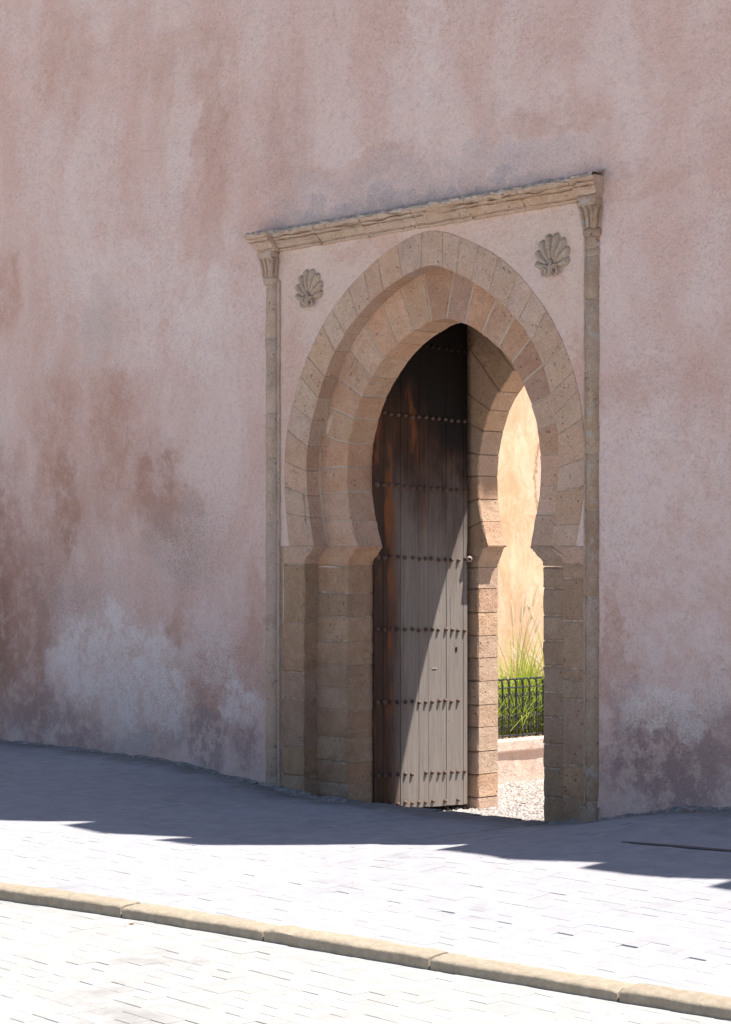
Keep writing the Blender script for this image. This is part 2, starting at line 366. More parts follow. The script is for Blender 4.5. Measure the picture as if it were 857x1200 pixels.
def at(c, t):
    q = t * (len(c) - 1); i = min(int(q), len(c) - 2); return c[i].lerp(c[i + 1], q - i)

def inset(poly, d):
    n = len(poly); res = []
    area = sum(poly[i][0] * poly[(i + 1) % n][1] - poly[(i + 1) % n][0] * poly[i][1] for i in range(n)); sg = 1 if area > 0 else -1
    for i in range(n):
        a = Vector(poly[i - 1]); p = Vector(poly[i]); b = Vector(poly[(i + 1) % n])
        e1 = (p - a).normalized() if (p - a).length > 1e-7 else Vector((1, 0)); e2 = (b - p).normalized() if (b - p).length > 1e-7 else e1
        nn = Vector((-e1.y, e1.x)) + Vector((-e2.y, e2.x))
        if nn.length < 1e-5: nn = Vector((-e1.y, e1.x))
        nn.normalize(); k = max(.55, nn.dot(Vector((-e1.y, e1.x))))
        res.append(tuple(p + nn * (sg * d / k)))
    return res
def resample(poly, step):
    res = []
    for i in range(len(poly)):
        a = Vector(poly[i]); b = Vector(poly[(i + 1) % len(poly)]); k = max(1, int((b - a).length / step + .5))
        res += [tuple(a.lerp(b, j / k)) for j in range(k)]
    return res
SEED = [0]
def block(poly, y0, y1, bev=.007, jit=.0025, step=.07, proud=.004):
    """a dressed stone: outline in (x,z), worn arris on the front, slightly uneven"""
    SEED[0] += 1; sd = SEED[0] * 3.17
    pl = resample(poly, step)
    pl = [(x + jit * noise.noise((x * 21 + sd, z * 21, 1.3)), z + jit * noise.noise((x * 21, z * 21 + sd, 7.7))) for x, z in pl]
    y0 -= R.random() * proud
    n = len(pl); m = MB(); vs = []
    ins = inset(pl, bev)
    vs += [(x, y1, z) for x, z in pl]
    ym = y0 + (y1 - y0) * .5
    vs += [(x, ym, z) for x, z in pl]
    vs += [(x, y0 + bev * (.9 + 1.1 * noise.noise((x * 19, z * 19, sd))), z) for x, z in pl]
    vs += [(x, y0 + .0015 * noise.noise((x * 9, z * 9, sd + 4)), z) for x, z in ins]
    fs = []
    for a in range(3):
        for i in range(n):
            j = (i + 1) % n; fs.append((a * n + i, a * n + j, (a + 1) * n + j, (a + 1) * n + i))
    fs.append(tuple(range(3 * n, 4 * n))); fs.append(tuple(range(n - 1, -1, -1)))
    return m.add(vs, fs)

def rect(x0, x1, z0, z1): return [(x0, z0), (x1, z0), (x1, z1), (x0, z1)]

# ------------------------------------------------------------------ ground levels
def lerp_tab(tab, x):
    if x <= tab[0][0]: return tab[0][1]
    for (a, va), (b, vb) in zip(tab, tab[1:]):
        if x <= b: return va + (vb - va) * (x - a) / (b - a)
    return tab[-1][1]
BZ = [(-3.3, .08), (-1.9, .088), (-1.2, .09), (-.8, .075), (-.3, .035), (0, .01), (.45, -.035), (.85, -.035), (2.57, -.003), (2.87, .04), (3.1, .08), (3.35, .137), (3.6, .183), (3.9, .215), (6, .26)]
def G(x, y):
    a = abs(y); return lerp_tab(BZ, x) * max(0, 1 - a / 2.6) + .01 * a
KERB = [(-30, -9.9), (-6, -5.4), (-2, -4.6), (0, -4.13), (1.2, -3.87), (2.47, -3.61), (3.35, -3.43), (4.19, -3.31), (5.04, -3.2), (5.88, -3.09), (6.5, -3.0), (8, -2.8), (12, -2.3), (30, -.6)]
KC = cr(KERB, 1200)
def kerb_y(x): return lerp_tab(KTAB, x)
KTAB = [(p.x, p.y) for p in KC]
ROAD_Z = -.012

# ------------------------------------------------------------------ ground, road, pavement
def sheet(name, x0, x1, nx, y0f, y1f, ny, zf, mat, **kw):
    m = MB(); vs = []
    for i in range(nx + 1):
        x = x0 + (x1 - x0) * i / nx; a = y0f(x); b = y1f(x)
        for j in range(ny + 1):
            y = a + (b - a) * j / ny; vs.append((x, y, zf(x, y)))
    fs = [(i * (ny + 1) + j, (i + 1) * (ny + 1) + j, (i + 1) * (ny + 1) + j + 1, i * (ny + 1) + j + 1) for i in range(nx) for j in range(ny)]
    return m.add(vs, fs).obj(name, mat, None, True, False, **kw)
g = MB().add([(-600, -600, -.45), (600, -600, -.45), (600, 600, -.45), (-600, 600, -.45)], [(0, 1, 2, 3)]).obj('ground', M_EARTH, None, False, False, kind='structure')

def far_pave():
    t = NT('far_brick_paving', .88, .2); P = t.coord()
    b = t.n('ShaderNodeTexBrick'); t.set(b.inputs['Vector'], P); b.inputs['Scale'].default_value = 5
    for k, c in (('Color1', (.52, .49, .45)), ('Color2', (.57, .54, .50)), ('Mortar', (.42, .38, .34))): b.inputs[k].default_value = (*c, 1)
    b.inputs['Mortar Size'].default_value = .012
    return t.done(b.outputs[0])
M_FAR = far_pave()
DOOR_E = lambda x: .10 if .43 < x < 2.69 else .015
PX0, PX1 = -4.4, 8.2; RX0, RX1 = .6, 9.6; RY0 = -7.6
pavement = sheet('pavement', -30, 30, 600, lambda x: kerb_y(x) + .005, DOOR_E, 24, lambda x, y: G(x, y) - .009, M_BED, kind='structure')
road = sheet('road', -30, 30, 60, lambda x: -30, lambda x: kerb_y(x) - .06, 12, lambda x, y: ROAD_Z - .006, M_ROADBED, kind='structure')
# paving beyond the pavers laid one by one
MB().add([(-30, -30, ROAD_Z), (RX0, -30, ROAD_Z), (RX0, kerb_y(RX0) - .14, ROAD_Z), (-30, kerb_y(-30) - .14, ROAD_Z),
          (RX1, -30, ROAD_Z), (30, -30, ROAD_Z), (30, kerb_y(30) - .14, ROAD_Z), (RX1, kerb_y(RX1) - .14, ROAD_Z), (RX0, RY0, ROAD_Z), (RX1, RY0, ROAD_Z)],
         [(0, 1, 2, 3), (4, 5, 6, 7), (1, 4, 9, 8)]).obj('road_paving_beyond', M_FAR, road, False, False)
def far_strip(x0, x1, n):
    m = MB(); vs = []
    for i in range(n + 1):
        x = x0 + (x1 - x0) * i / n
        for j in range(9):
            y = kerb_y(x) + .01 + (-.005 - kerb_y(x)) * j / 8; vs.append((x, y, G(x, y)))
    return m.add(vs, [(i * 9 + j, (i + 1) * 9 + j, (i + 1) * 9 + j + 1, i * 9 + j + 1) for i in range(n) for j in range(8)])
far_strip(-30, PX0, 60).obj('pavement_paving_beyond', M_FAR, pavement, True, False)
far_strip(PX1, 30, 60).obj('pavement_paving_beyond', M_FAR, pavement, True, False)

def paver_mesh(lx, ly, h, bev, mat, name='paver'):
    a, b = lx / 2, ly / 2; c, d = a - bev, b - bev
    return MB().add([(-a, -b, -h), (a, -b, -h), (a, b, -h), (-a, b, -h), (-a, -b, -bev), (a, -b, -bev), (a, b, -bev), (-a, b, -bev),
                     (-c, -d, 0), (c, -d, 0), (c, d, 0), (-c, d, 0)],
                    [(0, 1, 5, 4), (1, 2, 6, 5), (2, 3, 7, 6), (3, 0, 4, 7), (4, 5, 9, 8), (5, 6, 10, 9), (6, 7, 11, 10), (7, 4, 8, 11), (8, 9, 10, 11)]).mesh(name, mat, False, False)
U = .085                                         # half a paver's length
def lay(root, mat, cells, zf, gap, dirt, ylo=None, yhi=None):
    items = []
    for (x, y, alongx) in cells:
        z = zf(x, y); px, py = proj((x, y, z))
        vis = -20 < px < 877 and 640 < py < 1225
        d = (Vector((x, y, z)) - CAM).length
        items.append((0 if vis else 1, d, x, y, z, alongx))
    items.sort(key=lambda a: (a[0], a[1]))
    shapes = {}
    fieldm = MB(); n = 0
    for (hid, d, x, y, z, ax) in items:
        e = 1e-3
        nx = -(zf(x + e, y) - zf(x - e, y)) / (2 * e); ny = -(zf(x, y + e) - zf(x, y - e)) / (2 * e)
        q = Vector((nx, ny, 1)).normalized()
        tx = q.x + R.gauss(0, .004); ty = q.y + R.gauss(0, .004)
        dz = R.gauss(0, .0006); rz = R.gauss(0, .002); ox = R.gauss(0, .0004); oy = R.gauss(0, .0004)
        patch = noise.fractal((x * .8, y * .8, 4.4), 1, 2, 3)
        wide = R.random() < dirt * (1 + 2.2 * max(-.4, min(1, patch * 1.6))); var = R.randrange(3) if not wide else 3 + R.randrange(2)
        if y > -1.45 and not wide and ylo: wide = R.random() < .5
        if ax and wide and R.random() < (.85 if y < -1.45 else .4): var = R.randrange(3)
        L = 2 * U - gap - (0, .0002, .0003, .0050, .0028)[var]; W = U - gap - (0, .0002, .0003, .0004, .0018)[var]
        key = (ax, var)
        if key not in shapes: shapes[key] = paver_mesh(L if ax else W, W if ax else L, .03, .0008 if var < 3 else .0016, mat)
        me = shapes[key]
        hy = (W if ax else L) / 2; lo = y - hy; hi = y + hy
        cut = max(lo, ylo(x)) if ylo else lo, min(hi, yhi(x)) if yhi else hi
        if cut[1] - cut[0] < .02: continue
        if cut != (lo, hi): me = paver_mesh(L if ax else W, cut[1] - cut[0], .03, .0016, mat); y = (cut[0] + cut[1]) / 2; rz = 0
        if n < 300 and not hid:
            link('paver', me, root, (x + ox, y + oy, z + dz), (-ty, tx, rz)); n += 1
        else:
            c, s_ = math.cos(rz), math.sin(rz); vs = []
            for v in me.vertices:
                vx, vy, vz = v.co; X = vx * c - vy * s_; Y = vx * s_ + vy * c
                vs.append((x + ox + X, y + oy + Y, z + dz + vz - tx * X - ty * Y))
            fieldm.add(vs, [tuple(p.vertices) for p in me.polygons])
    fieldm.obj('paver_field', mat, root, False, False, kind='stuff')
def cells_in(x0, x1, y0, y1, inside):
    u = U; out = []
    for j in range(int(y0 / u) - 3, int(y1 / u) + 3):
        for i in range(int(x0 / u) - 3, int(x1 / u) + 3):
            k = (i - j) % 4
            if k == 0: c = ((i + 1) * u, (j + .5) * u, True)            # covers (i,j),(i+1,j)
            elif k == 3: c = ((i + .5) * u, (j + 1.0) * u, False)         # covers (i,j),(i,j+1)
            else: continue
            if inside(*c): out.append(c)
    return out
def half(ax): return (U, U / 2) if ax else (U / 2, U)
pav_cells = cells_in(PX0, PX1, -6, .2, lambda x, y, ax: PX0 < x < PX1 and y + half(ax)[1] > kerb_y(x) - .02 and y + half(ax)[1] < (.1 if .53 < x < 2.6 else .012))
lay(pavement, M_PAVE, pav_cells, G, .0004, .13, ylo=lambda x: kerb_y(x) - .05)
road_cells = cells_in(RX0, RX1, RY0, -2, lambda x, y, ax: RX0 < x < RX1 and y - half(ax)[1] > RY0 and y - half(ax)[1] < kerb_y(x) - .085)
lay(road, M_ROAD, road_cells, lambda x, y: ROAD_Z, .0005, .36, yhi=lambda x: kerb_y(x) - .085)

# kerb of separate stones
kerb = thing('kerb', 'low pale stone kerb of long blocks between pavement and road', 'kerb')
kerb['kind'] = 'structure'; del kerb['category']; del kerb['label']
kx = [2.58, 3.36, 4.19, 5.05, 5.9]
while kx[0] > -6: kx.insert(0, kx[0] - .86)
while kx[-1] < 13: kx.append(kx[-1] + .86)
for a, b in zip(kx, kx[1:]):
    m = MB(); n = 26; vs = []; kz = R.gauss(0, .0025); prof = [(0, -.2), (0, -.004), (-.008, .003), (-.04, .004), (-.085, -.001), (-.104, -.007), (-.110, -.012), (-.112, -.018), (-.114, -.2)]
    for i in range(n + 1):
        x = a + .005 + (b - a - .010) * i / n
        e = .004 if i in (0, n) else 0
        for dy, dz in prof:
            zz = G(x, kerb_y(x)) + .006 + dz - e
            vs.append((x, kerb_y(x) + dy * (1 - e * 3) + .005 * noise.fractal((x * 9, dy * 60, 2.2), 1, 2, 3), zz + .004 * noise.fractal((x * 11, dy * 70, 9), 1, 2, 3) + kz))
    p = len(prof)
    fs = [(i * p + j, (i + 1) * p + j, (i + 1) * p + j + 1, i * p + j + 1) for i in range(n) for j in range(p - 1)]
    fs += [tuple(range(p)), tuple(n * p + j for j in range(p - 1, -1, -1))]
    o = m.add(vs, fs).obj('kerb_stone', M_KERB, kerb); autosmooth(o, 50)
m = MB(); vs = []
for i in range(201):
    x = -6 + 19 * i / 200; y = kerb_y(x)
    vs += [(x, y - .01, G(x, y) - .012), (x, y - .108, ROAD_Z - .002), (x, y - .108, -.2), (x, y - .01, -.2)]
m.add(vs, [(i * 4 + j, i * 4 + 4 + j, i * 4 + 4 + (j + 1) % 4, i * 4 + (j + 1) % 4) for i in range(200) for j in range(4)]).obj('mortar_bed', M_BED, kerb)

# slot drain sunk in the pavement
dr = MB(); vs = []
for i in range(31):
    f = i / 30; x = 4.02 + .95 * f; y = -1.01 + .125 * f + .004 * noise.noise((x * 9, 1, 1)); wd = .007 + .012 * min(1, f * 4)
    vs += [(x, y - wd, G(x, y - wd) + .004), (x, y + wd, G(x, y + wd) + .004)]
dr.add(vs, [(2 * i, 2 * i + 2, 2 * i + 3, 2 * i + 1) for i in range(30)]).obj('drain_slot', plain('drain_iron', (.13, .115, .11), (.20, .185, .18), 50), pavement, False, False)

# ------------------------------------------------------------------ rampart wall
wall = thing('rampart_wall', 'tall weathered pink plastered rampart wall around the stone gateway', 'wall')
TOP = [(14, 5.5), (6.9, 5.5), (6.71, 4.91), (6.57, 5.3), (6.4, 5.42), (6.13, 5.46), (5.99, 4.89), (5.88, 5.19), (5.75, 5.54), (4.92, 5.05), (4.62, 4.22), (4.2, 4.66),
       (4.37, 5.91), (4.5, 7.08), (4.26, 7.32), (4.02, 6.38), (3.98, 6.84), (3.92, 7.5), (3.42, 7.34), (3.1, 6.52), (3.2, 7.18), (3.26, 7.9), (3.0, 8.4), (-14, 8.6)]
HX0, HX1, HZ = .042, 2.982, 3.57
MB().prism([(-14, -.5), (HX0, -.5), (HX0, HZ), (HX1, HZ), (HX1, -.5), (14, -.5)] + TOP, .02, .13).obj('parapet', M_WALL, wall)
body = MB().box(-14, HX0 - .001, .131, 1.42, -.5, 6.0).box(HX1 + .001, 14, .131, 1.42, -.5, 4.0).box(HX0 - .001, HX1 + .001, .131, 1.42, 3.62, 6.0)
body.obj('wall_body', M_WALL, wall)
# front coat: a gently uneven sheet with the gateway left out
def coat():
    xs = sorted(set([round(-5 + .05 * i, 3) for i in range(100)] + [HX0] + [round(HX0 + (HX1 - HX0) * i / 60, 4) for i in range(61)] + [round(HX1 + .05 * i, 3) for i in range(60)]))
    zs = sorted(set([round(-.2 + .05 * i, 3) for i in range(76)] + [HZ] + [round(3.62 + .05 * i, 3) for i in range(60)]))
    zs = [z for z in zs if z < HZ - .01 or z == HZ or z > HZ + .01]
    idx = {}; vs = []; fs = []
    def vid(i, k):
        if (i, k) not in idx:
            x, z = xs[i], zs[k]
            edge = min(1.0, max(abs(x - HX0) if x < HX0 else (abs(x - HX1) if x > HX1 else 0), (z - HZ) if z > HZ else 0) / .25)
            y = -.001 - .006 + (.013 * noise.fractal((x * .9, z * .9, 3.3), 1, 2, 4) + .004 * noise.fractal((x * 6, z * 6, 1.1), 1, 2, 3)) * (.25 + .75 * edge)
            base = lerp_tab(BZ, x); d = z - base                 # foot spreads a little where it meets the paving
            if d < .16: y -= (.16 - max(d, 0)) * .16 * (1 + .8 * noise.noise((x * 5, z * 9, 2)))
            rp = lambda v, a, b: min(1, max(0, (v - a) / (b - a)))
            back = max(rp(z, 6.0, 6.45), min(rp(x, 3.93, 4.12), rp(z, 3.8, 4.1)), rp(-x, 4.3, 4.85), rp(x, 5.2, 5.75))
            y = min(y, .012); y += (.026 - y) * back * back * (3 - 2 * back)      # the coat dies into the wall face
            idx[(i, k)] = len(vs); vs.append((x, y, z))
        return idx[(i, k)]
    for i in range(len(xs) - 1):
        for k in range(len(zs) - 1):
            cx, cz = (xs[i] + xs[i + 1]) / 2, (zs[k] + zs[k + 1]) / 2
            if HX0 < cx < HX1 and cz < HZ: continue
            if cx > 4.15 and cz > 4.15: continue
            fs.append((vid(i, k), vid(i + 1, k), vid(i + 1, k + 1), vid(i, k + 1)))
    m = MB().add(vs, fs)
    for x in (HX0, HX1):                                         # turned-in edges at the gateway
        m.add([(x, -.008, -.2), (x, .14, -.2), (x, .14, HZ), (x, -.008, HZ)], [(0, 1, 2, 3)])
    m.add([(HX0, -.008, HZ), (HX0, .14, HZ), (HX1, .14, HZ), (HX1, -.008, HZ)], [(0, 1, 2, 3)])
    return m.obj('plaster_coat', M_WALL, wall, True, False)
coat()
# crumbs of mortar along the foot of the wall
def foot(x0, x1, name, parent, yb, wmax, hmax, mat):
    m = MB(); vs = []; n = int((x1 - x0) / .03)
    for i in range(n + 1):
        x = x0 + (x1 - x0) * i / n; a = .42 + .5 * noise.fractal((x * 4.3, 5, 1), 1, 2, 3); a = max(.08, min(1, a))
        gz = G(x, yb)
        wd = wmax * a; hh = hmax * a
        vs += [(x, yb + .02, gz + hh), (x, yb - wd * .4, gz + hh * (.7 + .25 * noise.noise((x * 30, 1, 3)))), (x, yb - wd * .8, gz + hh * .25), (x, yb - wd, gz - .012)]
    return m.add(vs, [(i * 4 + j, i * 4 + 4 + j, i * 4 + 5 + j, i * 4 + 1 + j) for i in range(n) for j in range(3)]).obj(name, mat, parent, True, False)
foot(-5, -.02, 'mortar_skirt', wall, -.02, .10, .03, M_CAP)
foot(3.02, 6, 'mortar_skirt', wall, -.02, .11, .04, M_CAP)
cr_ = MB()
for i in range(420):
    x = R.uniform(-4.2, 5.6)
    if .1 < x < 2.95 and not (.1 < x < .9): continue
    y = -.03 - abs(R.gauss(0, .06)); q = R.random() * 6.28; k = R.uniform(.003, .009) * (2 if R.random() < .06 else 1); c, d = math.cos(q), math.sin(q)
    cr_.add([(x + (a * c - b * d) * k, y + (a * d + b * c) * k, G(x, y) + .001 + (e + .3) * k * .7) for a, b, e in ((1, 0, 0), (.1, .9, .1), (-1.1, .2, 0), (0, -.8, 0), (.1, .1, .9), (0, 0, -.6))], [(0, 1, 4), (1, 2, 4), (2, 3, 4), (3, 0, 4), (1, 0, 5), (2, 1, 5), (3, 2, 5), (0, 3, 5)])
cr_.obj('plaster_crumbs', M_CRUST, None, False, False, kind='stuff')
# dark lining of the passage between the two arches
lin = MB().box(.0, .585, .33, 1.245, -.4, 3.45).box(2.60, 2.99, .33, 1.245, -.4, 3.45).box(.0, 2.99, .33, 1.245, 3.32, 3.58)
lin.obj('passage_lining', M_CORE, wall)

# ------------------------------------------------------------------ front gateway
gate = thing('gateway', 'carved sandstone horseshoe arch gateway with slim columns and shells set in the pink wall', 'gateway')
EO = cr([(.258, 1.60), (.222, 1.80), (.206, 2.0), (.207, 2.15), (.225, 2.32), (.275, 2.50), (.36, 2.70), (.485, 2.90), (.65, 3.09), (.86, 3.26), (1.13, 3.41), (1.38, 3.50), (1.57, 3.53), (1.74, 3.505), (1.98, 3.415), (2.22, 3.29), (2.43, 3.115), (2.60, 2.925), (2.725, 2.72), (2.80, 2.54), (2.845, 2.36), (2.868, 2.17), (2.865, 1.98), (2.84, 1.80), (2.798, 1.60)])
IO = cr([(.51, 1.60), (.468, 1.78), (.440, 1.97), (.433, 2.15), (.46, 2.33), (.525, 2.51), (.60, 2.67), (.69, 2.82), (.80, 2.945), (.93, 3.06), (1.08, 3.155), (1.26, 3.24), (1.44, 3.295), (1.60, 3.32), (1.74, 3.285), (1.92, 3.21), (2.09, 3.112), (2.25, 3.0), (2.385, 2.875), (2.49, 2.74), (2.565, 2.59), (2.62, 2.43), (2.655, 2.27), (2.668, 2.12), (2.66, 1.97), (2.637, 1.80), (2.605, 1.60)])
II = cr([(.81, 1.60), (.757, 1.745), (.725, 1.88), (.710, 2.02), (.709, 2.15), (.73, 2.29), (.78, 2.435), (.85, 2.565), (.945, 2.68), (1.055, 2.785), (1.18, 2.875), (1.33, 2.945), (1.48, 2.99), (1.63, 3.0), (1.71, 2.978), (1.82, 2.94), (1.93, 2.885), (2.07, 2.79), (2.18, 2.69), (2.265, 2.58), (2.33, 2.46), (2.38, 2.33), (2.41, 2.19), (2.42, 2.07), (2.41, 1.92), (2.38, 1.78), (2.335, 1.60)])
IOX = off(IO, .05)

def ring(parent, cin, cout, joints, y0, y1, gap, mats, name='voussoir', bev=.006, proud=.004, jit=.0025):
    """voussoirs between two curves; joints = (t_in, t_out) including both ends"""
    Lin = sum((b - a).length for a, b in zip(cin, cin[1:])); Lout = sum((b - a).length for a, b in zip(cout, cout[1:]))
    for (a, b), (c, d) in zip(joints, joints[1:]):
        gi = gap / 2 / Lin; go = gap / 2 / Lout
        n = max(2, int((c - a) * Lin / .045)); k = max(2, int((d - b) * Lout / .06))
        pin = [at(cin, a + gi + (c - a - 2 * gi) * i / n) for i in range(n + 1)]
        pout = [at(cout, b + go + (d - b - 2 * go) * i / k) for i in range(k + 1)]
        poly = [tuple(p) for p in pin] + [tuple(p) for p in reversed(pout)]
        mt = mats((a + c) / 2)
        o = block(poly, y0, y1, bev, jit, .12, proud).obj(name, mt, parent); autosmooth(o, 35)
def band(parent, cin, cout, y0, y1, name, mat):
    n = 120; m = MB(); vs = []
    for i in range(n + 1):
        a = at(cin, i / n); b = at(cout, i / n); vs += [(a.x, y0, a.y), (b.x, y0, b.y), (b.x, y1, b.y), (a.x, y1, a.y)]
    m.add(vs, [(i * 4 + j, i * 4 + 4 + j, i * 4 + 4 + (j + 1) % 4, i * 4 + (j + 1) % 4) for i in range(n) for j in range(4)])
    return m.obj(name, mat, parent)
JI = [(0.0, 0.0), (0.0475, 0.04), (0.0975, 0.0775), (0.1425, 0.1125), (0.1825, 0.16), (0.2275, 0.2025), (0.27, 0.2475), (0.31, 0.2925), (0.3525, 0.3375), (0.395, 0.3825), (0.44, 0.4225), (0.4825, 0.4725), (0.5175, 0.53), (0.5625, 0.5725), (0.605, 0.6225), (0.65, 0.665), (0.69, 0.71), (0.73, 0.7525), (0.7725, 0.7975), (0.815, 0.835), (0.855, 0.88), (0.9025, 0.92), (0.9475, 0.9575), (1.0, 1.0)]
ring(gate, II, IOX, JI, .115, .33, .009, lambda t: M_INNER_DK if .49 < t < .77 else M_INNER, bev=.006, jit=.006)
band(gate, off(II, .003), off(IO, .045), .1175, .328, 'mortar_bed', M_MORTAR)
JO = [(0.0, 0.0)]; t = 0.0
while t < .965:
    t += R.uniform(.026, .042); JO.append((t, t + R.uniform(-.004, .004)))
if JO[-1][0] > .975: JO.pop()
JO.append((1.0, 1.0))
M_OMORTAR = plain('outer_joint_mortar', (.30, .215, .16), (.52, .42, .34), 25, .95, .5, .005)
ring(gate, IO, EO, JO, .0, .113, .005, lambda t: M_OUTER, bev=.004, proud=.002)
band(gate, off(IO, .003), off(EO, -.003), .003, .112, 'mortar_bed', M_OMORTAR)

M_PATCH = plain('mortar_smear', (.54, .41, .33), (.64, .51, .43), 22, .95, .7, .006)
def smear(x, z, rx, rz, y, rot=0.0):
    pts = []; c, d = math.cos(rot), math.sin(rot)
    for i in range(22):
        q = 2 * math.pi * i / 22; k = .75 + .5 * noise.noise((math.cos(q) * 1.3 + x * 7, math.sin(q) * 1.3, z * 5)); u, v = rx * k * math.cos(q), rz * k * math.sin(q)
        pts.append((x + u * c - v * d, z + u * d + v * c))
    ins = inset(pts, .004); m = MB(); m.add([(a, y + .004, b) for a, b in pts] + [(a, y - .004, b) for a, b in ins], [(i, (i + 1) % 22, 22 + (i + 1) % 22, 22 + i) for i in range(22)] + [tuple(range(22, 44))])
    m.obj('mortar_smear', M_PATCH, gate)
for a in ((.535, 2.40, .028, .085, .112, -.35), (.49, 1.30, .04, .012, .1125), (.60, 1.38, .012, .03, .1125), (.53, 1.465, .13, .014, .111), (.425, 1.86, .012, .16, -.004, .12), (.44, 1.72, .012, .09, -.004, .25)):
    smear(*a)
m = MB(); vs = []
for i in range(31):
    p = at(IO, .005 + .135 * i / 30); q_ = at(off(IO, -.016 - .006 * noise.noise((i * .6, 1, 1))), .005 + .135 * i / 30); vs += [(p.x, .1105, p.y), (q_.x, .1105, q_.y)]
m.add(vs, [(2 * i, 2 * i + 1, 2 * i + 3, 2 * i + 2) for i in range(30)]).obj('mortar_fillet', M_PATCH, gate, False, False)

# piers below the springing
def pier(zs, x0, x1, y0, y1, mat, name='pier_stone', gap=.007, split=None, bev=.009, proud=.007):
    for a, b in zip(zs, zs[1:]):
        o = block(rect(x0, x1, b + gap / 2, a - gap / 2), y0, y1, bev, .006, .045, proud).obj(name, mat, gate); autosmooth(o, 35)
pier([1.473, 1.293, 1.14, .981, .825, .675, .527, .352, .193, .053, -.13], .385, .715, .115, .33, M_PIER)
pier([1.480, 1.356, 1.197, 1.048, .899, .75, .6, .444, .302, .133, -.13], 2.441, 2.74, .115, .33, M_PIER)
pier([1.482, 1.094, .771, .594, .274, .086, -.13], .192, .4105, .0, .113, M_PIER, gap=.007)
pier([1.50, 1.415, 1.175, .9, .84, .725, .351, .167, -.13], 2.6986, 2.882, .0, .113, M_PIER, gap=.006)
for bx in ((.20, .4065, .004, .112, -.13, 1.49), (2.7030, 2.87, .004, .112, -.13, 1.51), (.39, .7115, .1195, .326, -.13, 1.48), (2.4445, 2.73, .1195, .326, -.13, 1.48)):
    MB().box(*bx).obj('mortar_bed', M_OMORTAR, gate)
# springers (imposts) with a cyma
def impost(pts, y0, y1, mat):
    o = block(pts, y0, y1, .006, .003, .03, .002).obj('impost', mat, gate); autosmooth(o, 50); return o
def cyma(x0, x1, z0, z1):
    """profile from the pier edge x0 at z0 out to x1 at z1"""
    h = z1 - z0; d = x1 - x0
    return [(x0, z0), (x0 + d * .05, z0 + h * .03), (x0 + d * .06, z0 + h * .18), (x0 + d * .22, z0 + h * .34), (x0 + d * .45, z0 + h * .46), (x0 + d * .62, z0 + h * .60), (x0 + d * .68, z0 + h * .70), (x0 + d * .80, z0 + h * .71), (x0 + d * .83, z0 + h * .84), (x0 + d * .97, z0 + h * .86), (x1, z1 - h * .02), (x1, z1)]
impost([(.192, 1.602), (.192, 1.486)] + cyma(.4105, .508, 1.486, 1.602), -.003, .113, M_OUTER)
impost([(.385, 1.602), (.385, 1.477)] + cyma(.715, .808, 1.477, 1.602), .112, .33, M_INNER)
impost([(2.882, 1.602), (2.882, 1.504)] + cyma(2.6986, 2.607, 1.504, 1.602), -.003, .113, M_OUTER)
impost([(2.74, 1.602), (2.74, 1.484)] + cyma(2.441, 2.337, 1.484, 1.602), .112, .33, M_PIER)
# fillets between column and pier
for x0, x1, z1, y in ((.146, .168, 3.36, -.012), (.171, .189, 1.6, -.001), (2.866, 2.882, 3.36, -.010)):
    block(rect(x0, x1, -.13, z1), y, .11, .005, .003, .05, .002).obj('fillet', M_COLUMN if z1 > 2 else M_PIER, gate)
# backing behind the arch and the pink spandrel
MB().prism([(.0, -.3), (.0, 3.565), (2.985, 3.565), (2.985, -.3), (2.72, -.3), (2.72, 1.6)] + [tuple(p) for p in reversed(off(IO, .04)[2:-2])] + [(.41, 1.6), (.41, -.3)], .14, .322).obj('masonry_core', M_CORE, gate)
sp = MB().prism([(.004, -.2), (.004, 3.566), (2.986, 3.566), (2.986, -.2), (2.86, -.2), (2.86, 1.585), (2.79, 1.585)] + [tuple(p) for p in reversed(off(EO, -.006)[2:-2])] + [(.265, 1.585), (.21, 1.585), (.21, -.2)], .004, .10)
sp.obj('spandrel_panel', M_SPAN, gate)
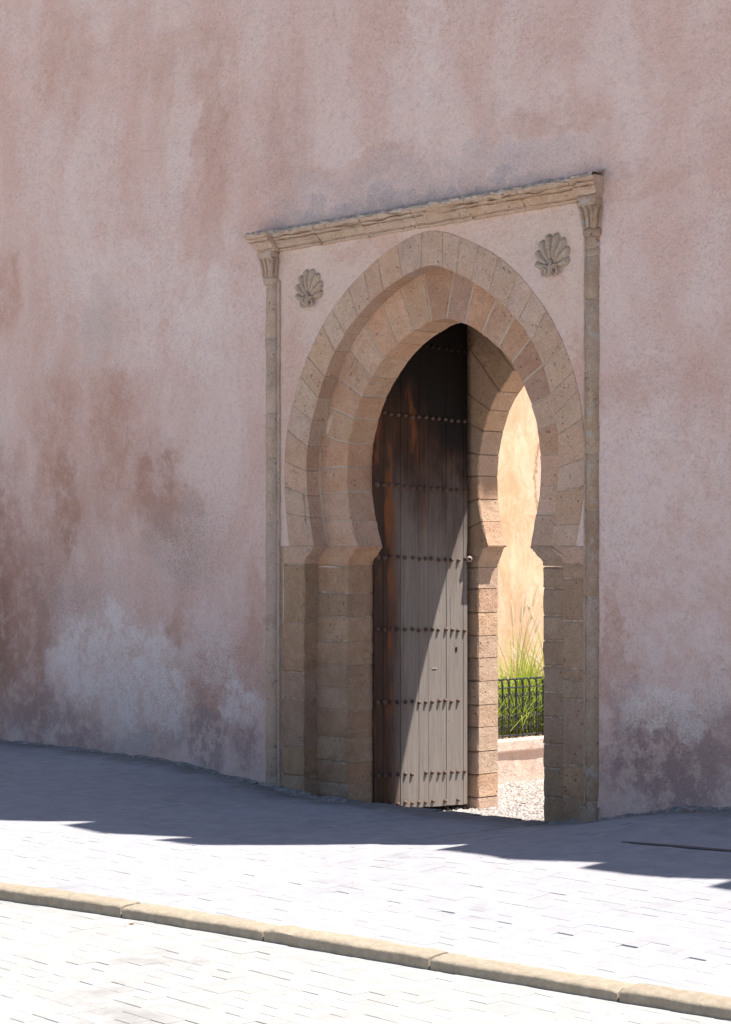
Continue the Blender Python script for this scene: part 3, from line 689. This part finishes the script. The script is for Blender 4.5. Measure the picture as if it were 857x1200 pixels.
# columns
def column(cx, r, zs, mat, base):
    for a, b in zip(zs, zs[1:]):
        n = max(2, int((a - b) / .12)); pr = [(r - .003, b + .003)] + [(r, b + .007 + (a - b - .014) * i / n) for i in range(n + 1)] + [(r - .003, a - .003)]
        o = MB().lathe(pr, cx, .016, 22, .009).obj('column_drum', mat, gate); autosmooth(o, 50)
    MB().lathe([(r - .006, zs[-1]), (r - .006, zs[0])], cx, .016, 12).obj('mortar_core', M_MORTAR, gate)
column(.088, .057, [3.355, 2.985, 2.767, 2.488, 2.186, 1.759, 1.088, .76, .581, .257, .066, -.13], M_COLUMN, False)
column(2.934, .055, [3.36, 3.28, 3.237, 2.996, 2.55, 2.12, 1.802, 1.311, .907, .733, .363, .16, -.1], M_COLUMN_R, True)
for cx, mt in ((.083, M_COLUMN), (2.938, M_COLUMN_R)):
    o = MB().lathe([(.056, 3.34), (.063, 3.352), (.066, 3.366), (.063, 3.38), (.054, 3.39)], cx, .002, 18, .002).obj('astragal', mt, gate); autosmooth(o, 60)
    # capital: flaring bell with upright leaves
    cap = MB(); vs = []
    for z, h in ((3.385, .046), (3.42, .048), (3.47, .054), (3.515, .066), (3.535, .072), (3.555, .072)):
        vs += [(cx - h, .06, z), (cx - h, -h, z), (cx + h, -h, z), (cx + h, .06, z)]
    cap.add(vs, [(i * 4 + j, i * 4 + 4 + j, i * 4 + 4 + (j + 1) % 4, i * 4 + (j + 1) % 4) for i in range(5) for j in range(4)] + [(0, 1, 2, 3), (20, 23, 22, 21)])
    co = cap.obj('capital', mt, gate)
    for side in range(2):
        for k in (-1, 0, 1):
            lf = MB(); q = .033 * k
            pts = []
            for i in range(7):
                f = i / 6; z = 3.392 + .118 * f; h = .047 + .010 * f + .012 * max(0, f - .6) / .4
                pts.append((cx + q * (1 + .25 * f), -h - .001, z) if side == 0 else (cx + h + .001, q * (1 + .25 * f) - .012, z))
            lf.tube(pts, .0125, 7, True, [.7, 1, 1, 1, 1, .95, .6]); l = lf.obj('capital_leaf', mt, co, True)
o = block(rect(2.872, 3.0, -.1, .135), -.062, .1, .012, .006, .05, .004).obj('plinth', M_COLUMN_R, gate)
# cornice of moulded stones, breaking forward over the columns
def cornice(x0, x1, dp, seed, e0=0, e1=0):
    prof = [(.06, 3.553), (-.014 - dp, 3.553), (-.017 - dp, 3.568), (-.006 - dp, 3.573), (-.026 - dp, 3.579), (-.036 - dp, 3.596), (-.058 - dp, 3.614), (-.045 - dp, 3.619), (-.070 - dp, 3.625), (-.073 - dp, 3.636), (-.058 - dp, 3.640), (-.086 - dp, 3.646), (-.090 - dp, 3.664), (-.06 - dp, 3.674), (.06, 3.678)]
    n = max(3, int((x1 - x0) / .05)); m = MB(); vs = []; p = len(prof)
    for i in range(n + 1):
        f = i / n; x = x0 + (x1 - x0) * f
        for j, (y, z) in enumerate(prof):
            k = 0 < j < p - 1
            am = .009 if j < 9 else .016
            # mitre: the profile's projection also runs out sideways on returned ends
            pr = max(0, -(y + .014 + dp)); xx = x
            if i == 0: xx -= e0 * pr * .7
            if i == n: xx += e1 * (pr + .0)
            d = am * noise.fractal((x * 14 + seed, j * .7, seed), 1, 2, 3) if k else 0
            chip = max(0, noise.noise((x * 6.5 + seed, j * .3, 4)) - .15) * .05 if j > 6 else max(0, noise.noise((x * 9 + seed, j * .3, 7)) - .25) * .03
            vs.append((xx, y + d * .6 + chip, z + d * .8 - chip * .5))
    fs = [(i * p + j, (i + 1) * p + j, (i + 1) * p + (j + 1) % p, i * p + (j + 1) % p) for i in range(n) for j in range(p)]
    fs += [tuple(range(p)), tuple(n * p + j for j in range(p - 1, -1, -1))]
    o = m.add(vs, fs).obj('cornice_stone', M_CORNICE, gate); autosmooth(o, 30)
cxs = [.172, .60, 1.05, 1.52, 1.98, 2.42, 2.862]
cornice(-.003, .170, .045, 1.0, 1, 0)
for a, b in zip(cxs, cxs[1:]): cornice(a + .002, b - .002, .0, a * 7)
cornice(2.864, 3.005, .045, 33.0, 0, .6)
m = MB(); vs = []; n = 260
for i in range(n + 1):
    x = -.06 + 3.095 * i / n; ed = .045 if x < .17 or x > 2.865 else 0
    a = noise.fractal((x * 6, 1, 8), 1, 2, 4)
    b_ = noise.fractal((x * 17, 4, 2), 1, 2, 4); vs += [(x, .0, 3.715 + .02 * a), (x, -.03 - ed * .4 + .012 * b_, 3.697 + .012 * b_), (x, -.066 - ed + .018 * b_, 3.688 + .012 * noise.noise((x * 31, 7, 3))), (x, -.086 - ed + .016 * noise.fractal((x * 25, 9, 3), 1, 2, 3), 3.672 + .012 * b_), (x, -.080 - ed + .012 * b_, 3.655)]
m.add(vs, [(i * 5 + j, i * 5 + 5 + j, i * 5 + 6 + j, i * 5 + 1 + j) for i in range(n) for j in range(4)]).obj('mortar_cap', M_CRUST, gate, False, False)
foot(.0, .86, 'mortar_heap', gate, -.01, .13, .05, M_CAP)
foot(2.62, 3.02, 'mortar_heap', gate, -.01, .10, .05, M_CAP)

# scallop shells
def shell(cx, cz, wd, ht, mirror):
    m = MB(); vs = []; na, nr = 96, 12; fs = []
    hz = cz - ht * .37
    A = math.radians(90)
    for i in range(na + 1):
        u = -1 + 2 * i / na; a = u * A; lob = abs(math.cos(u * 4 * math.pi + (math.pi / 2)))          # eight lobes
        Rr = ht * .84 * (1 - .36 * u * u) * (.87 + .13 * lob ** .6)
        for k in range(nr + 1):
            f = k / nr; r = .02 + (Rr - .02) * f
            x = cx + math.sin(a) * r * (wd / ht) * 1.0; z = hz + math.cos(a) * r
            dome = .014 * math.sin(math.pi * (.12 + .80 * f)); rib = .021 * (lob - .25) * min(1, f * 2.2)
            y = -(dome + rib) if k < nr else .006
            vs.append((x, y, z))
    fs = [(i * (nr + 1) + k, i * (nr + 1) + k + 1, (i + 1) * (nr + 1) + k + 1, (i + 1) * (nr + 1) + k) for i in range(na) for k in range(nr)]
    o = m.add(vs, fs).obj('shell_ornament', M_SHELL, gate, False, False); autosmooth(o, 60)
    for sgn in (-1, 1):
        c = MB(); pts = []
        for q in range(22):
            a = q / 21 * 3.4 * math.pi; r = .036 * (1 - .72 * q / 21)
            pts.append((cx + sgn * (.036 + r * math.cos(a + .9)), -.024 - .012 * q / 21, hz - .022 + r * math.sin(a + .9)))
        c.tube(pts, .0095, 7, True, [1 - .45 * q / 21 for q in range(22)]); c.obj('volute', M_SHELL, o, True)
    MB().tube([(cx, -.012, hz + .05), (cx, -.024, hz), (cx, -.02, hz - .045)], .013, 8).obj('shell_hinge', M_SHELL, o, True)
shell(.467, 3.30, .222, .245, 1)
shell(2.622, 3.292, .222, .245, -1)

# ------------------------------------------------------------------ rear arch of the passage
rear = thing('inner_archway', 'sunlit rough horseshoe archway at the garden end of the passage behind the door', 'archway')
hf = [(.872, 1.60), (.824, 1.74), (.788, 1.87), (.779, 1.97), (.777, 2.12), (.80, 2.28), (.852, 2.437), (.92, 2.571), (1.02, 2.68), (1.128, 2.787), (1.25, 2.88), (1.39, 2.95), (1.6, 3.0)]
RI = cr(hf + [(3.2 - x, z) for x, z in reversed(hf[:-1])])
RE = off(RI, .42)
JR = [(i / 23, i / 23) for i in range(24)]
JR = [(0, 0)] + [(a + R.uniform(-.006, .006), b + R.uniform(-.004, .004)) for a, b in JR[1:-1]] + [(1, 1)]
YR0, YR1 = 1.245, 1.435
ring(rear, RI, RE, JR, YR0, YR1, .007, lambda t: M_REAR, bev=.008, proud=.004, jit=.004)
band(rear, off(RI, .004), off(RI, .40), YR0 + .005, YR1 - .003, 'mortar_bed', M_REARJ)
rz = [1.454, 1.308, 1.144, .986, .834, .677, .513, .361, .197, .04, -.118, -.3]
for s in (0, 1):
    for a, b in zip(rz, rz[1:]):
        x0, x1 = (.30, .78) if s == 0 else (2.42, 2.85)
        o = block(rect(x0, x1, b + .003, a - .003), YR0, YR1, .009, .006, .05, .005).obj('pier_stone', M_REAR, rear); autosmooth(o, 35)
    x0, x1 = (.78, .835) if s == 0 else (2.42, 2.365)
    bx = .30 if s == 0 else 2.85
    block([(bx, 1.60), (bx, 1.458)] + cyma(x0, x1, 1.458, 1.600), YR0 - .004, YR1 + .004, .004, .002, .3, .001).obj('impost', M_REAR, rear)
for x0, x1 in ((.32, .775), (2.425, 2.83)): MB().box(x0, x1, YR0 + .006, YR1 - .004, -.3, 1.5).obj('mortar_bed', M_REARJ, rear)
MB().prism([(-.01, -.4), (-.01, 3.6), (3.0, 3.6), (3.0, -.4), (2.5, -.4), (2.5, 1.58)] + [tuple(p) for p in reversed(off(RI, .05)[2:-2])] + [(.7, 1.58), (.7, -.4)], YR0 + .03, YR1 - .015).obj('masonry_core', M_REAR, rear)

# ------------------------------------------------------------------ the open door leaf
door = thing('door_leaf', 'old wooden plank door studded with iron nails, swung open inside the arch', 'door', (.728, .31, 0))
PY = [.36, .444, .597, .765, .856, 1.021, 1.183, 1.222]
def tilt(y): return -.03 * (y - .45) / .75
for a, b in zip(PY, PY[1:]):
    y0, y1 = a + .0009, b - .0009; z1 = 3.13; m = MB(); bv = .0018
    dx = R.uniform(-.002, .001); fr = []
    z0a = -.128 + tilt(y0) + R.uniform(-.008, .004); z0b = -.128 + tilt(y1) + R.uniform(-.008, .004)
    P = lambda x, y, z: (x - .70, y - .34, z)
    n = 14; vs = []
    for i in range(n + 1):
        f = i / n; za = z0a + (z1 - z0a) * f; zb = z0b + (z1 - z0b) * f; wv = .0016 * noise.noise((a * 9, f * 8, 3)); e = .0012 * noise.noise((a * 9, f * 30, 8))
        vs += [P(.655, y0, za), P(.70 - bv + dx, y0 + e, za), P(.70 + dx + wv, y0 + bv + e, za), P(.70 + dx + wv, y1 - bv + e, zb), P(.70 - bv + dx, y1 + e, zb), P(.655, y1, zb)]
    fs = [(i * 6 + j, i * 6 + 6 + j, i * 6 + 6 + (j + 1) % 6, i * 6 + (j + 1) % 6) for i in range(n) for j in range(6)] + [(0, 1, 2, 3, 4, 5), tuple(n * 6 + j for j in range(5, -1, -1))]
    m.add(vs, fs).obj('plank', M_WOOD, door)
for z in (.25, 1.2, 2.15, 2.95):
    MB().box(-.10, -.046, .03, .87, z - .06, z + .06).obj('ledge', M_WOOD, door)
def stud_mesh(r, h, mat):
    m = MB(); pr = [(r * .55, -.004), (r * .95, .0), (r, .004), (r * .86, h * .55), (r * .5, h * .88), (r * .12, h)]; n = 10; vs = []
    for rr, x in pr:
        for k in range(n):
            q = 2 * math.pi * k / n; vs.append((x, rr * math.cos(q), rr * math.sin(q)))
    fs = [(i * n + k, i * n + (k + 1) % n, (i + 1) * n + (k + 1) % n, (i + 1) * n + k) for i in range(len(pr) - 1) for k in range(n)] + [tuple((len(pr) - 1) * n + k for k in range(n))]
    return m.add(vs, fs).mesh('stud', mat, True)
SM = stud_mesh(.0142, .021, M_STUD); SMB = stud_mesh(.019, .022, M_STUD); SMD = stud_mesh(.0142, .018, plain('shaded_stud', (.035, .02, .014), (.02, .012, .009), 60, .6))  # top-row studs: passage shade put into a darker stud colour
sy = [.388, .447, .510, .573, .637, .700, .763, .825, .886, .947, 1.008, 1.068, 1.128, 1.190]
rows = [2.955, 2.476, 2.003, 1.528, 1.055, .574, .094, -.098]
for ri, z in enumerate(rows):
    for k, y in enumerate(sy):
        if ri == 7 and k in (0, 9, 11, 13): continue
        if ri == 6 and k == 6: continue
        if ri == 5 and k == 13: continue
        if ri == 3 and k == 13: continue
        big = k == 0 and ri in (2, 3, 5) or (k == 1 and ri in (3, 5))
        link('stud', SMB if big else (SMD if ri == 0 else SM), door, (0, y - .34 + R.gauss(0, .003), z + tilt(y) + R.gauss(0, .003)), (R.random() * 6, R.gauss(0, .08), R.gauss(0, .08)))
kn = MB()
kn.tube([(-.002, .855, 1.512), (.03, .86, 1.512)], .012, 8)
for i in range(1, 8):
    pass
ko = kn.obj('lock_bolt', M_STUD, door, True)
s = MB(); vs = []; fs = []; nn, mm = 12, 8
for i in range(mm + 1):
    a = math.pi * i / mm
    for k in range(nn):
        q = 2 * math.pi * k / nn; vs.append((.034 + .022 * math.sin(a) * math.cos(q), .866 + .022 * math.sin(a) * math.sin(q), 1.512 + .022 * math.cos(a)))
fs = [(i * nn + k, i * nn + (k + 1) % nn, (i + 1) * nn + (k + 1) % nn, (i + 1) * nn + k) for i in range(mm) for k in range(nn)]
s.add(vs, fs).obj('lock_knob', M_KNOB, ko, True)
MB().tube([(.0485, .855, 1.512), (.0545, .852, 1.512)], .009, 8).obj('knob_hole', M_BLACK, ko)
kh = MB(); pts = [(.0035, 1.113 - .34 + .011 * math.cos(q) * (1 if math.sin(q) > 0 else .7), .903 + (.013 if math.sin(q) > 0 else .024) * math.sin(q)) for q in [2 * math.pi * i / 14 for i in range(14)]]
kh.add(pts, [tuple(range(14))]); kh.add([(-.006, p[1], p[2]) for p in pts], []); kh.f += [(i, (i + 1) % 14, 14 + (i + 1) % 14, 14 + i) for i in range(14)]
kh.obj('keyhole', M_BLACK, door)
MB().box(.0005, .003, .548, .592, .776, .783).obj('paint_fleck', plain('pale_paint_fleck', (.45, .42, .39), (.38, .35, .32), 30), door)

# ------------------------------------------------------------------ garden beyond
FZ = -.20
path = MB(); vs = []; n = 60
for i in range(n + 1):
    for j in range(n + 1):
        x = -2.5 + 16.5 * i / n; y = .06 + 13 * j / n; vs.append((x, y, FZ + .008 * noise.noise((x * 2, y * 2, 0))))
path.add(vs, [(i * (n + 1) + j, (i + 1) * (n + 1) + j, (i + 1) * (n + 1) + j + 1, i * (n + 1) + j + 1) for i in range(n) for j in range(n)]).obj('gravel_path', M_GRAVEL, None, True, False, kind='structure')
pb = MB()
OCT = [(1, 0, 0), (0, 1, 0), (-1, 0, 0), (0, -1, 0), (0, 0, 1), (0, 0, -1)]
OF = [(0, 1, 4), (1, 2, 4), (2, 3, 4), (3, 0, 4), (1, 0, 5), (2, 1, 5), (3, 2, 5), (0, 3, 5)]
for i in range(7500):
    x = R.uniform(-.17, 2.3); y = R.uniform(.15, 3.1)
    s = R.uniform(.010, .026) * (1.5 if R.random() < .08 else 1); q = R.random() * 6.28; c, d = math.cos(q), math.sin(q); sx, syy, szz = s * R.uniform(.8, 1.3), s * R.uniform(.7, 1), s * R.uniform(.45, .8)
    pb.add([(x + a * sx * c - b * syy * d, y + a * sx * d + b * syy * c, FZ + .004 + e * szz) for a, b, e in OCT], OF)
pb.obj('gravel', M_GRAVEL, None, False, False, kind='stuff')
MB().box(.44, 2.68, .085, .105, FZ - .1, -.045).obj('threshold', M_KERB, None, False, True, kind='structure')

M_PLANT = plaster('planter_plaster', [(-.19, -.05, 9, .1, (.70, .50, .39), .4)], (.66, .48, .385), (.74, .60, .52), (.60, .40, .30))
planter = thing('planter_wall', 'low peach rendered planter wall with projecting coping beneath the black railing', 'planter', (-.19, 2.6, 0))
pv = MB(); vs = []; n = 60
for i in range(n + 1):
    y = -1.1 + 6.2 * i / n
    vs += [(.008 * noise.noise((y * 3, 1, 1)) - .01, y, -.32), (.006 * noise.noise((y * 3, 4, 1)) - .012, y, .035), (-.30, y, .035), (-.30, y, -.32)]
pv.add(vs, [(i * 4 + j, i * 4 + 4 + j, i * 4 + 4 + (j + 1) % 4, i * 4 + (j + 1) % 4) for i in range(n) for j in range(4)] + [(0, 1, 2, 3), (n * 4 + 3, n * 4 + 2, n * 4 + 1, n * 4)]).obj('wall_face', M_PLANT, planter)
for a in range(7):
    y0 = -1.1 + a * .886; m = MB(); vs = []
    for i in range(9):
        y = y0 + .003 + .88 * i / 8; e = .004 * noise.noise((y * 6, 2, 2))
        vs += [(.012 + e, y, .037), (.016 + e, y, .05), (.014 + e, y, .118), (.002 + e, y, .128 + e), (-.31, y, .128), (-.31, y, .037)]
    m.add(vs, [(i * 6 + j, i * 6 + 6 + j, i * 6 + 6 + (j + 1) % 6, i * 6 + (j + 1) % 6) for i in range(8) for j in range(6)] + [(0, 1, 2, 3, 4, 5), tuple(48 + j for j in range(5, -1, -1))]).obj('coping', M_PLANT, planter)
MB().box(-1.99, -.485, 1.5, 7.7, -.3, .115).obj('planting_bed', plain('bed_soil', (.16, .105, .065), (.24, .16, .10), 20), None, False, True, kind='structure')

rail = thing('iron_railing', 'black wrought iron railing with hooked bars and scrolls on the planter', 'railing', (-.29, 2.6, .13))
nb = 40; pitch = .0755
bar = MB().tube([(0, 0, .0), (0, 0, .12), (0, 0, .25), (0, 0, .40), (0, -.006, .430), (0, -.022, .447), (0, -.045, .452), (0, -pitch, .447)], .0085, 6).mesh('bar', M_STEEL, True)
def spiral(cy, cz, r0, turns, a0, sgn):
    return [(0, cy + sgn * r0 * (1 - .78 * i / 18) * math.cos(a0 + turns * 2 * math.pi * i / 18), cz + r0 * (1 - .78 * i / 18) * math.sin(a0 + turns * 2 * math.pi * i / 18)) for i in range(19)]
sc1 = MB()
h = pitch / 2
for cz, sg in ((.075, 1), (.155, -1), (.235, 1), (.315, -1)):
    sc1.tube(spiral(h, cz, .026, 1.35, 1.2, sg), .0042, 5)
sc1.tube([(0, .006, .02), (0, h, .115), (0, pitch - .006, .195)], .004, 5).tube([(0, pitch - .006, .18), (0, h, .275), (0, .006, .36)], .004, 5)
scm = sc1.mesh('scroll', M_STEEL, True)
for i in range(nb):
    y = -1.0 + i * pitch
    link('bar', bar, rail, (R.gauss(0, .001), y, 0)); link('scroll', scm, rail, (-.002, y, 0))
for z, r in ((.018, .0075), (.385, .006)):
    MB().tube([(-.001, -1.05, z), (-.001, -1.0 + nb * pitch, z)], r, 6).obj('rail', M_STEEL, rail)

def blade(m, base, dirv, length, width, droop, seg=5):
    b = Vector(base); d = Vector(dirv).normalized(); side = Vector((-d.y, d.x, 0)); side = side.normalized() if side.length > .01 else Vector((1, 0, 0))
    side = (side + Vector((R.uniform(-.6, .6), R.uniform(-.6, .6), 0))).normalized(); vs = []
    for i in range(seg + 1):
        f = i / seg; wd = width * (1 - f ** 1.6) * (.6 + .4 * min(1, f * 4)) + .0004
        vs += [tuple(b - side * wd), tuple(b + side * wd)]
        d = (d + Vector((d.x * .15, d.y * .15, -droop * (f + .15)))).normalized(); b = b + d * (length / seg)
    m.add(vs, [(2 * i, 2 * i + 1, 2 * i + 3, 2 * i + 2) for i in range(seg)])
def fountain_grass(x, y, s, label, plumes, group='fountain grass clumps in the planter', nblades=650):
    t = thing('fountain_grass', label, 'grass', (x, y, .11), group)
    m = MB()
    for i in range(nblades):
        a = R.random() * 6.283; r = R.random() ** .5 * .16 * s; lean = R.uniform(.1, 1.1)
        blade(m, (r * math.cos(a), r * math.sin(a), 0), (lean * math.cos(a + R.gauss(0, .4)), lean * math.sin(a + R.gauss(0, .4)), 1), R.uniform(.5, 1.0) * s, .0042, R.uniform(.12, .42))
    m.obj('leaf_blades', M_GRASS, t, False, False, kind='stuff')
    for (dx, dy, h, ln, bend) in plumes:
        st = MB(); pts = []; k = 9
        for i in range(k + 1):
            f = i / k; pts.append((dx * f * .6 + dx * .4 * f * f, dy * f * .5 + (dy * .5 + bend) * f * f * f, h * f - abs(bend) * .35 * f ** 3))
        st.tube(pts, .0022, 4).obj('stalk', M_STALK, t, True)
        pl = MB(); tip = Vector(pts[-1]); dv = (Vector(pts[-1]) - Vector(pts[-2])).normalized(); dv = (dv + Vector((0, bend * .3, -abs(bend) * .2))).normalized()
        q = 8; pp = [tuple(tip + dv * ln * i / q + Vector((0, bend * .12, -abs(bend) * .1)) * (i / q) ** 2) for i in range(q + 1)]
        pl.tube(pp, .0125, 6, True, [.35, .75, 1, 1, .95, .85, .7, .45, .15])
        for i in range(110):
            f = R.random() ** .8; c = tip + dv * ln * f; a = R.random() * 6.28; o1 = dv.orthogonal().normalized(); o2 = dv.cross(o1)
            out = (o1 * math.cos(a) + o2 * math.sin(a)) * (.024 * (1 - f * .6)); e = c + out + dv * .022; sd = dv.cross(out).normalized() * .0011
            pl.add([tuple(c - sd), tuple(c + sd), tuple(e)], [(0, 1, 2)])
        pl.obj('plume', M_PLUME, t, False, False)
fountain_grass(-.78, 3.22, .95, 'tall green fountain grass with upright plumes, nearest the arch reveal', [(.0, -.10, .80, .18, -.12), (.0, .0, .86, .2, -.02), (.02, .05, .88, .2, .0), (.0, .11, .95, .2, .0), (.03, .15, 1.02, .22, .03), (-.03, .2, .9, .24, .02), (.0, .24, 1.02, .24, .08), (.05, .17, .8, .2, .02),
    (.25, -.08, .54, .14, .12), (.25, .02, .56, .14, .14), (.28, .12, .60, .14, .12), (.25, .2, .60, .15, .15), (.3, .27, .56, .15, .15), (.25, -.14, .64, .14, -.1), (.27, .07, .46, .13, .08)], nblades=480)
fountain_grass(-.85, 3.72, 1.0, 'fountain grass with arching plumes half hidden by the right door jamb', [(.0, -.14, 1.05, .22, .1), (-.05, -.05, 1.12, .24, .12), (.05, -.2, .9, .2, -.05), (.1, -.1, .6, .15, -.15), (.15, -.25, .5, .14, .12), (0, .2, .9, .2, .1)], nblades=650)
fountain_grass(-.9, 2.55, .8, 'fountain grass clump screened by the sunlit arch jamb', [(.0, .1, .6, .16, -.1), (.05, -.1, .62, .16, -.15)], nblades=450)
def leafy(x, y, label):
    t = thing('leafy_plant', label, 'plant', (x, y, .11), 'leafy plants along the railing')
    m = MB()
    for i in range(170):
        a = R.random() * 6.283; r = R.random() ** .5 * .28; z = R.uniform(.05, .50) * (1 - r * .9); L = R.uniform(.07, .13); d = Vector((math.cos(a), math.sin(a), R.uniform(-.2, .9))).normalized(); sd = Vector((-math.sin(a), math.cos(a), R.uniform(-.3, .3))) * L * .28
        b = Vector((r * math.cos(a), r * math.sin(a), z)); mid = b + d * L * .5 + Vector((0, 0, .012)); e = b + d * L + Vector((0, 0, -.012))
        m.add([tuple(b), tuple(mid + sd), tuple(e), tuple(mid - sd)], [(0, 1, 2), (0, 2, 3)])
    m.obj('foliage', M_BROAD, t, False, False, kind='stuff')
    k = MB()
    for i in range(14):
        a = R.random() * 6.283; k.tube([(0.03 * math.cos(a), .03 * math.sin(a), 0), (.14 * math.cos(a), .14 * math.sin(a), .2), (.2 * math.cos(a), .2 * math.sin(a), .38)], .004, 4)
    k.obj('stem', M_BROAD, t, True)
leafy(-.62, 2.98, 'bright green leafy plant behind the railing, left side of the opening')
leafy(-.60, 3.42, 'bright green leafy plant behind the railing at the right door jamb')
gm = MB()
for i in range(5200):
    x = R.uniform(-1.2, -.36); y = R.uniform(2.1, 4.4); a = R.random() * 6.283; lean = R.uniform(.05, .9)
    blade(gm, (x, y, .10), (lean * math.cos(a), lean * math.sin(a), 1), R.uniform(.22, .52), .0036, R.uniform(.1, .35), 4)
gm.obj('planter_grass', M_GRASS, None, False, False, kind='stuff')

gw = thing('garden_wall', 'sunlit ochre limewashed garden wall seen through the gateway', 'wall', (-2.0, 6, 0))
gv = MB(); vs = []; ny, nz = 120, 60
for i in range(ny + 1):
    for k in range(nz + 1):
        y = -4.4 + 13 * i / ny; z = -.4 + 5.2 * k / nz
        vs.append((.02 * noise.fractal((y * 1.3, z * 1.3, 7), 1, 2, 4) + .006 * noise.noise((y * 9, z * 9, 3)), y, z))
gv.add(vs, [(i * (nz + 1) + k, (i + 1) * (nz + 1) + k, (i + 1) * (nz + 1) + k + 1, i * (nz + 1) + k + 1) for i in range(ny) for k in range(nz)]).obj('render_face', M_GARDEN, gw, True, False)
MB().box(-.35, -.04, -4.4, 8.6, -.4, 4.8).obj('wall_body', M_GARDEN, gw)

tree = thing('garden_tree', 'slender garden tree behind the wall, its leaves shading the inner arch', 'tree', (4.3, 3.0, FZ))
M_BARK = plain('tree_bark', (.12, .09, .065), (.2, .16, .12), 20)
tk = MB(); tk.tube([(0, 0, 0), (.05, .05, 1.8), (-.02, .08, 3.6), (.03, .03, 5.4), (-.06, .0, 7.2), (-.2, 0, 8.6), (-.5, 0, 9.4)], .12, 8, True, [1.25, 1.05, .95, .8, .65, .5, .35])
tk.obj('trunk', M_BARK, tree, True)
for e in ((-1.9, .05, 8.9), (-2.2, -.1, 9.1), (-1.8, .1, 9.5), (-2.3, .0, 8.6)):
    b0 = Vector((-.45, 0, 9.25)); MB().tube([tuple(b0), tuple(b0.lerp(Vector(e), .5) + Vector((0, 0, .22))), e], .04, 6, True, [1, .7, .3]).obj('limb', M_BARK, tree, True)
cm = MB(); n = 0
while n < 3800:
    X = R.uniform(1.6, 2.9); Z = R.uniform(7.0, 9.3)
    lim = 2.60 + (Z - 7.15) * .40 if Z < 7.72 else 2.83 + (Z - 7.72) * .09
    lim += .025 * noise.noise((Z * 9, 1, 1))
    if X > lim - .03 or ((X - 2.2) / .75) ** 2 + ((Z - 8.1) / 1.25) ** 2 > 1.1: continue
    d = R.gauss(0, .09); c = Vector((X + 1.1667 * d, 3 + d, Z + 3.333 * d)) - Vector((4.3, 3.0, FZ)); n += 1
    u = Vector((R.gauss(0, 1), R.gauss(0, 1), R.gauss(0, .6))).normalized(); v = u.orthogonal().normalized(); L = R.uniform(.035, .06)
    cm.add([tuple(c - u * L), tuple(c + v * L * .4), tuple(c + u * L), tuple(c - v * L * .4)], [(0, 1, 2, 3)])
cm.obj('crown', leaf('tree_leaf', (.05, .09, .02), (.09, .14, .03), .2), tree, False, False, kind='stuff')

# a few dry leaves
def dleaf(x, y, z, s, label):
    a = R.random() * 6; c, d = math.cos(a), math.sin(a); p = [(0, -1, .1), (.5, -.2, .35), (.35, .5, .25), (0, 1, .15), (-.35, .5, .3), (-.5, -.2, .15), (0, 0, 0)]
    o = MB().add([((u * c - v * d) * s, (u * d + v * c) * s, w_ * s + .001) for u, v, w_ in p], [(6, i, (i + 1) % 6) for i in range(6)]).obj('dry_leaf', M_DRY, None, False, False, label=label, category='leaf', group='dry leaves on the paving')
    o.location = (x, y, z)
dleaf(3.70, -.12, G(3.70, -.12), .022, 'small dry orange leaf on the shaded pavement by the right wall foot')
dleaf(3.52, -3.60, ROAD_Z, .018, 'small dry orange leaf on the road against the kerb')
